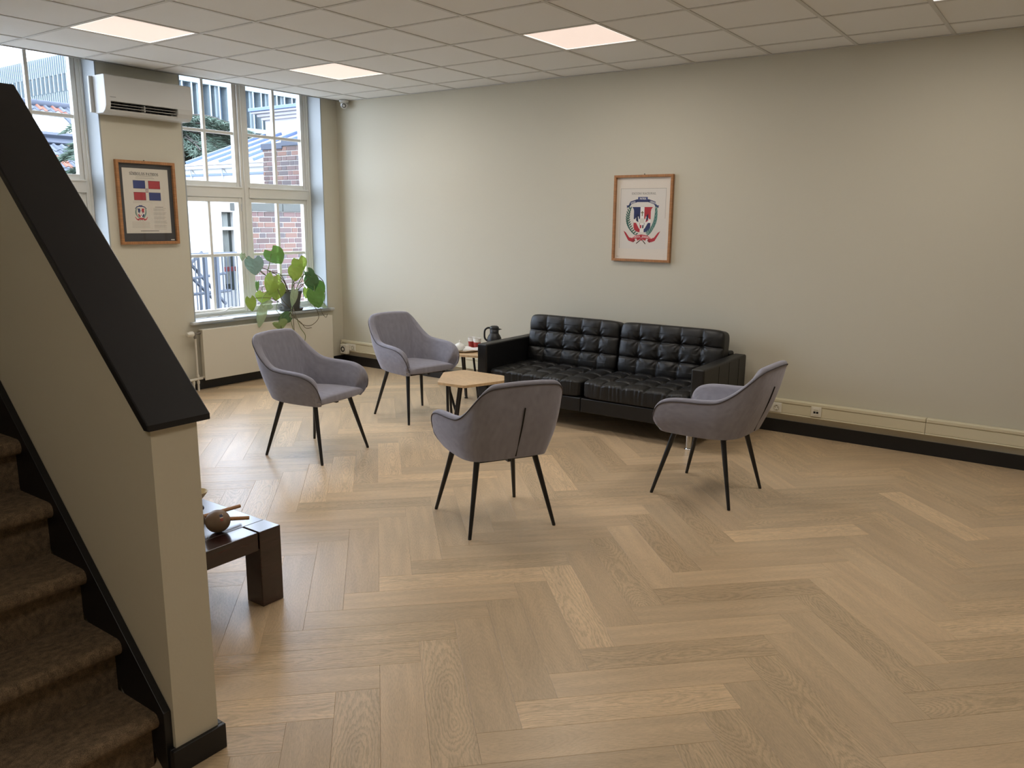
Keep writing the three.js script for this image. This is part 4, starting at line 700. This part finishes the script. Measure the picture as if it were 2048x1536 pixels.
    for (let i = 0; i <= NL; i++) for (let j = 0; j <= NW; j++) {
      const t = i / NL, s = j / NW * 2 - 1, hw = w * 0.62 * Math.pow(Math.sin(Math.PI * Math.pow(clamp(t * 0.97 + 0.03), 0.62)), 0.75);
      const back = -0.22 * Math.pow(1 - t, 3) * Math.pow(Math.abs(s), 1.4) * len;           // heart lobes reach behind the stalk
      const along = t * len + back, side = s * hw, out = -droop * t * t * len + fold * hw * (Math.abs(s) - 0.5) * -0.6 + 0.004 * n3(t * 4, s * 3, by * 20) + 0.0025 * Math.cos(t * 30 + Math.abs(s) * 6) * Math.abs(s);
      const p = B.clone().addScaledVector(ax, along).addScaledVector(sd, side).addScaledVector(nrm, out); pos.push(p.x - o.x, p.y - o.y, p.z - o.z);
    }
    for (let i = 0; i < NL; i++) for (let j = 0; j < NW; j++) { const a = i * (NW + 1) + j, b = a + 1, c = a + NW + 1, d = c + 1; idx.push(a, c, b, b, c, d); }
    const g = new THREE.BufferGeometry(); g.setAttribute('position', new THREE.Float32BufferAttribute(pos, 3)); g.setIndex(idx); g.computeVertexNormals(); mesh('leaf', g, leafMat[tone], pl);
  });
}

// ---------------------------------------------------------------- outside: courtyard, walls, roofs, tree, office block
const E = {
  ground: std('#77746d', 0.95), render: std('#b9b9b6', 0.9), brick: ['#4e403d', '#473936', '#55423f', '#443d3d', '#5b443b'].map((c) => std(c, 0.95, { bumpMap: speckBump, bumpScale: 0.002 })), mortar: std('#85817a', 1), coping: std('#42433f', 1, { bumpMap: plasterBump, bumpScale: 0.006 }),
  tiles: ['#3f454e', '#383e47', '#484d57', '#71412d', '#6a3a28', '#5d6167'].map((c) => std(c, 0.7)), zinc: std('#4d5d7c', 0.5), roofWhite: std('#a9abae', 0.6), slate: std('#2c323e', 0.7), steel: std('#242d39', 0.5), glassPale: phy('#8296a6', 0.15), fin: std('#6d777a', 0.5), facade: std('#4c5a66', 0.4), tree: std('#4a6048', 0.9), bark: std('#38312b', 1), curtain: std('#8f938e', 0.9), red: std('#6b2b2e', 0.8), pink: std('#8d8a8c', 0.9),
};
{ const g = mesh('courtyard_ground', bx(-90, -T - 0.01, -3.4, -3.2, -90, 40), E.ground); g.userData = { kind: 'structure', label: 'pale paved ground of the courtyard', category: 'ground' }; }
// courses of single bricks on a plane: u along, y up; each brick a mesh
function brickwork(parent, u0, u1, y0, y1, place, seed, geoCache = {}) {
  const r = rng(seed), ch = 0.0757, j = 0.011; let row = 0;
  for (let y = y1 - ch; y > y0; y -= ch, row++) {
    let u = u0 - r() * 0.1, k = row % 2;
    while (u < u1) {
      const want = (k++ % 2 ? 0.105 : 0.215), a = Math.max(u, u0), b = Math.min(u + want, u1); u += want + j;
      if (b - a < 0.03) continue;
      const key = (b - a).toFixed(2) + 'x'; const g = geoCache[key] || (geoCache[key] = uvm(new RoundedBoxGeometry(b - a, ch - j, 0.06, 1, 0.006)));
      const m = mesh('brick', g, E.brick[Math.floor(r() * 5)], parent); place(m, (a + b) / 2, y + ch / 2, (r() - 0.5) * 0.006);
    }
  }
}
{
  const w = thing('garden_brick_wall', 'low brick wall with a grey stone coping outside the plant window', 'wall', [-3, 0, 0]);
  mesh('mortar_core', bx(-0.25, -0.009, -3.2, 1.70, -3.0, -0.96), E.mortar, w);
  brickwork(w, -2.5, -0.96, 0.2, 1.70, (m, u, y, d) => { m.rotation.y = Math.PI / 2; m.position.set(-0.03 + d, y, u); }, 61);
  for (let i = 0; i < 3; i++) mesh('coping_stone', rb(-0.28, 0.03, 1.705, 1.815, -3.0 + i * 0.69, -3.0 + (i + 1) * 0.69 - 0.008, 0.008), E.coping, w);
}
{
  const w = thing('brick_gable_wall', 'tall red brick wall end above the stone coping', 'wall', [0, 0, -2.5]);
  mesh('mortar_core', bx(-4.49, -3.3, -3.2, 2.74, -0.3, -0.009), E.mortar, w);
  brickwork(w, -4.51, -3.3, 1.75, 2.74, (m, u, y, d) => { m.position.set(u, y, -0.03 + d); }, 62);
  mesh('lead_flashing', merge(rb(-4.53, -4.0, 2.70, 2.80, -0.3, 0.02, 0.01), rb(-4.02, -3.28, 2.74, 2.83, -0.3, 0.02, 0.01)), E.slate, w);
}
{
  const w = thing('rendered_house', 'pale rendered house with a moulded cornice behind the brick gable', 'house', [0, 0, -5]);
  mesh('wall', bx(-7.6, -4.9, -3.2, 3.66, -2.5, 0), E.pink, w);
  mesh('cornice', merge(rb(-7.66, -4.9, 3.60, 3.66, -2.5, 0.06, 0.01), rb(-7.72, -4.9, 3.66, 3.72, -2.5, 0.12, 0.015), rb(-7.8, -4.9, 3.72, 3.76, -2.5, 0.2, 0.01)), E.pink, w);
  mesh('roof_edge', rb(-7.84, -4.9, 3.761, 3.83, -2.5, 0.24, 0.01), E.zinc, w);
}
{
  // low white extension with a seamed metal roof rising away from us
  const w = thing('white_extension', 'white extension with a seamed metal roof and gutter outside', 'building', [-7.54, 0, -3]);
  mesh('wall', bx(0.05, 2.9, -3.2, 2.53, -1.9, 0), E.render, w);
  mesh('gutter', merge(rb(-0.02, 2.95, 2.48, 2.545, 0.0, 0.12, 0.02), rb(-0.02, 2.95, 2.545, 2.56, 0.05, 0.14, 0.004)), E.roofWhite, w);
  mesh('band', rb(0.05, 2.92, 2.36, 2.40, 0, 0.04, 0.006), E.zinc, w);
  for (const x of [0.28, 1.25]) mesh('gutter_bracket', merge(rod([x, 2.3, 0.02], [x, 2.5, 0.05], 0.012), rod([x, 2.48, 0.02], [x + 0.12, 2.38, 0.02], 0.008)), E.roofWhite, w);
  const sl = Math.atan2(0.70, 1.92), L = Math.hypot(0.7, 1.92);
  const roof = mesh('roof_sheet', bx(-0.02, 2.9, 0, 0.03, -L, 0.05), E.roofWhite, w); roof.position.set(0, 2.545, 0); roof.rotation.x = sl;
  for (const x of [0.02, 0.55, 1.05, 1.55, 2.05, 2.55]) mesh('roof_seam', rb(x - 0.03, x + 0.03, 0.03, 0.085, -L, -0.08, 0.01), E.zinc, roof);
}
{
  const w = thing('white_rear_facade', 'white wall with a glazed door behind the balcony railing', 'building', [-4, 0, 0]);
  mesh('wall', merge(bx(-0.25, 0, -3.2, 1.98, -1.22, -0.45), bx(-0.25, 0, 1.76, 1.98, -1.75, -1.22), bx(-0.25, 0, -3.2, 0.5, -1.75, -1.22), bx(-0.25, 0, 0.5, 1.76, -1.75, -1.70)), E.render, w);
  const d = mesh('door_frame', merge(rb(-0.12, 0.02, 0.5, 1.689, -1.29, -1.221, 0.008), rb(-0.12, 0.02, 0.5, 1.689, -1.62, -1.52, 0.008), rb(-0.12, 0.02, 1.69, 1.759, -1.699, -1.221, 0.008), rb(-0.1, 0.01, 1.42, 1.47, -1.52, -1.29, 0.006), rb(-0.12, 0.02, 0.5, 1.689, -1.699, -1.665, 0.008)), E.render, w);
  mesh('door_glass', bx(-0.1, -0.095, 0.5, 1.69, -1.665, -1.29), phy('#3c4341', 0.1), d);
  for (let i = 0; i < 2; i++) { const pts = []; for (let k = 0; k <= 24; k++) pts.push([-0.06 + 0.010 * Math.sin(k * 1.7), -1.40 - i * 0.0 + (k / 24 - 0.5) * (i ? 0.06 : 0.12)]); }
  mesh('curtain', merge(...[0, 1, 2, 3].map((k) => rod([-0.085, 0.6, -1.37 - k * 0.028], [-0.085, 1.68, -1.37 - k * 0.024], 0.014))), E.curtain, d);
  mesh('red_panel', rb(0.01, 0.04, 0.80, 0.87, -1.60, -1.28, 0.004), E.red, w);
}
{
  const b = thing('balcony_railing', 'blue grey steel balcony railing with thin upright bars outside', 'railing', [-2.3, 0, 0]);
  const z0 = 0.62, z1 = -0.42, yt = 1.155, yb = 0.42;
  mesh('deck', bx(-1.2, 0.15, 0.2, 0.32, z1 - 0.1, z0 + 0.3), E.ground, b);
  for (const z of [z1, z0 - 0.02]) mesh('support_column', rb(-0.06, 0.02, -3.2, 0.2, z - 0.04, z + 0.04, 0.005), E.steel, b);
  mesh('top_rail', rb(-0.03, 0.03, yt - 0.025, yt + 0.02, z1, z0, 0.02, 3), E.steel, b);
  mesh('bottom_rail', rb(-0.015, 0.015, yb - 0.015, yb + 0.015, z1, z0, 0.006), E.steel, b);
  for (let z = z0 - 0.03; z > z1; z -= 0.056) mesh('baluster', rod([0, yb, z], [0, yt, z], 0.0075, 0.0075, 8), E.steel, b);
  for (const z of [z1, 0.17, 0.0]) mesh('post', rb(-0.02, 0.02, 0.32, yt, z - 0.017, z + 0.017, 0.005), E.steel, b);
  // an outside stair seen through the bars
  mesh('stair_stringer', merge(rod([-0.6, 0.6, 0.55], [-0.6, 1.15, -0.2], 0.025), rod([-0.7, 1.1, 0.2], [-0.7, 0.4, -0.5], 0.022), rod([-0.75, 1.12, 0.0], [-0.75, 0.42, -0.62], 0.022), rod([-0.6, 0.80, 0.1], [-0.6, 0.86, -0.55], 0.018), rod([-0.6, 0.6, 0.05], [-0.6, 0.62, -0.6], 0.02)), E.steel, b);
  for (const z of [0.05, -0.2, -0.45]) mesh('stair_post', rod([-0.7, 0.32, z], [-0.7, 1.1, z], 0.02), E.steel, b);
}
{
  // pantile roof sloping towards us, ridge along z
  const h = thing('tiled_roof_house', 'house roof of grey and orange pantiles with a skylight outside', 'roof', [-17.9, 0, 0]);
  const ry = 4.67, ex = 4.7, ey = 1.9, sl = Math.atan2(ry - ey, ex), L = Math.hypot(ex, ry - ey), ZA = -10, ZB = 2;
  mesh('house_wall', bx(0.3, ex - 0.25, -3.2, ey - 0.06, ZA, ZB), E.render, h);
  const deck = mesh('roof_deck', bx(0, L, -0.06, -0.02, ZA, ZB), E.slate, h); deck.position.set(0, ry, 0); deck.rotation.z = -sl;
  const tw = 0.215, te = 0.30;
  const tp = []; for (let k = 0; k <= 10; k++) { const t = k / 10; tp.push([t * tw, 0.032 * Math.sin(t * 2 * Math.PI) * (t < 0.5 ? 1.2 : 0.55)]); }
  const s = new THREE.Shape(); tp.forEach((p, i) => (i ? s.lineTo(...p) : s.moveTo(...p))); tp.slice().reverse().forEach((p) => s.lineTo(p[0], p[1] - 0.014)); s.closePath();
  const g = new THREE.ExtrudeGeometry(s, { depth: te + 0.05, bevelEnabled: false }).rotateY(Math.PI / 2).translate(0, 0, tw);   // depth runs along +x, profile along z
  const r = rng(71), rows = Math.floor(L / te), far = [[], [], [], [], [], []];
  for (let i = 0; i < rows; i++) for (let k = 0; k < Math.floor((ZB - ZA) / (tw * 0.98)) - 1; k++) {
    const z = ZA + k * tw * 0.98, xx = 0.06 + i * te, c = r() < 0.72 ? Math.floor(r() * 3) : r() < 0.85 ? 3 + Math.floor(r() * 2) : 5;
    if (xx + te > 0.75 && xx < 2.25 && z + tw > -5.72 && z < -4.22) continue;   // skylight
    if (z > -6.9 && z < -2.4 && i < 14) { const m = mesh('roof_tile', g, E.tiles[c], deck); m.position.set(xx, 0.02, z); m.rotation.z = 0.055; } else far[c].push(g.clone().rotateZ(0.055).translate(xx, 0.02, z));
  }
  far.forEach((a, c) => { if (a.length) { const m = mesh('roof_tile_field', mergeGeometries(a), E.tiles[c], deck); m.userData.kind = 'stuff'; } });
  for (let z = ZA + 0.2; z < ZB; z += 0.34) { const t = mesh('ridge_tile', new THREE.CylinderGeometry(0.11, 0.125, 0.37, 12, 1, false).rotateX(Math.PI / 2), E.slate, h); t.position.set(-0.01, ry + 0.02, z); }
  mesh('skylight_frame', merge(rb(0.77, 2.10, 0.0, 0.14, -5.66, -5.54, 0.01), rb(0.77, 2.10, 0.0, 0.14, -4.40, -4.28, 0.01), rb(0.77, 0.9, 0.0, 0.14, -5.54, -4.40, 0.01), rb(1.95, 2.12, 0.0, 0.14, -5.54, -4.40, 0.01), rb(2.12, 2.38, 0.0, 0.05, -5.72, -4.2, 0.01)), E.slate, deck);
  mesh('skylight_glass', bx(0.9, 1.95, 0.08, 0.11, -5.54, -4.40), phy('#dfe8ee', 0.04, { metalness: 0.9 }), deck);
}
{
  // cedar: trunk, boughs and needles
  const t = thing('cedar_tree', 'dark green cedar with layered boughs behind the extension', 'tree', [-11.6, -3.2, -5.3]);
  mesh('trunk', rod([0, 0, 0], [0.1, 7.3, 0], 0.28, 0.07, 14), E.bark, t);
  const r = rng(81), needle = new THREE.ConeGeometry(0.010, 0.15, 4, 1); needle.translate(0, 0.075, 0);
  const mats = [], cols = [], up = V(0, 1, 0), q = new THREE.Quaternion();
  for (let b = 0; b < 150; b++) {
    const y = 3.6 + 3.6 * r(), a = r() * Math.PI * 2, top = (y - 3.6) / 3.6, len = (3.1 - 0.7 * top * top) * (0.55 + 0.45 * r());
    const dir = V(Math.cos(a), 0, Math.sin(a)), pts = []; for (let k = 0; k <= 6; k++) { const s = k / 6; pts.push(V(dir.x * len * s, y + 0.35 * s - 0.75 * s * s + 0.06 * n2(b, s * 3), dir.z * len * s)); }
    mesh('bough', tube(pts, 0.022, 10, 5), E.bark, t);
    const cv = new THREE.CatmullRomCurve3(pts), side = V(-dir.z, 0, dir.x), nn = Math.floor(len * 330);
    for (let k = 0; k < nn; k++) {
      const s = 0.12 + 0.88 * r(), p = cv.getPoint(s), sp = (r() * 2 - 1), reach = 0.62 * (1.05 - s * 0.7) * sp;
      p.addScaledVector(side, reach).addScaledVector(dir, Math.abs(reach) * 0.55); p.y -= 0.22 * Math.abs(reach) + 0.10 * r();
      const d = dir.clone().multiplyScalar(0.8).addScaledVector(side, sp * 0.9).add(V((r() - 0.5) * 0.8, -0.25 + (r() - 0.5) * 0.8, (r() - 0.5) * 0.8)).normalize();
      q.setFromUnitVectors(up, d); const sc = 0.7 + r() * 0.9; mats.push(new THREE.Matrix4().compose(p, q, V(sc * 1.4, sc, sc * 1.4)));
      const c = 0.75 + 0.5 * r(); cols.push(new THREE.Color().setRGB(0.085 * c, 0.115 * c * (0.95 + 0.1 * r()), 0.095 * c));
    }
  }
  const im = new THREE.InstancedMesh(needle, std('#c9d6c4', 0.9), mats.length); im.name = 'needles'; im.userData.kind = 'stuff'; mats.forEach((m, i) => { im.setMatrixAt(i, m); im.setColorAt(i, cols[i]); }); im.castShadow = im.receiveShadow = true; t.add(im);
}
{
  // office block with white fins, corner towards us
  const o = thing('office_block', 'pale office block with white vertical fins far behind the cedar', 'building', [-23.5, 0, -11.1]);
  mesh('core', bx(-32, -0.3, -3.2, 7.95, -34, -0.3), E.facade, o); mesh('core_tall', bx(-31, -0.3, 7.951, 8.6, -34, -2.5), E.facade, o);
  // left face (z = 0): band of glass between white finned spandrels
  const bandsL = [[-3.2, 6.57], [7.25, 8.0]];
  for (const [a, b] of bandsL) mesh('spandrel', bx(-32, 0, a, b, -0.28, 0.0), E.fin, o);
  for (let x = -31.5; x < 0; x += 0.36) mesh('fin', bx(x, x + 0.07, 6.57, 7.25, -0.28, 0.10), E.fin, o);
  for (let x = -31.6; x < 0; x += 0.18) mesh('rib', merge(bx(x, x + 0.035, 7.25, 8.0, 0.0, 0.05), bx(x, x + 0.035, 5.2, 6.57, 0.0, 0.05)), E.fin, o);
  // right face (x = 0): storeys of tall panels with thin white mullions
  for (const y of [3.6, 5.3, 7.0, 8.6]) mesh('storey_band', bx(-0.28, 0.12, y - 0.09, y + 0.09, -34, 0), E.fin, o);
  for (let z = -0.2; z > -33; z -= 0.42) mesh('mullion', bx(-0.28, 0.10, -3.2, 8.6, z - 0.035, z + 0.035), E.fin, o);
  for (let z = -0.45; z > -33; z -= 0.84) mesh('blind_panel', bx(-0.29, -0.02, 2.3, 8.55, z - 0.26, z - 0.04), E.fin, o);
}

renderer.render(scene, camera);
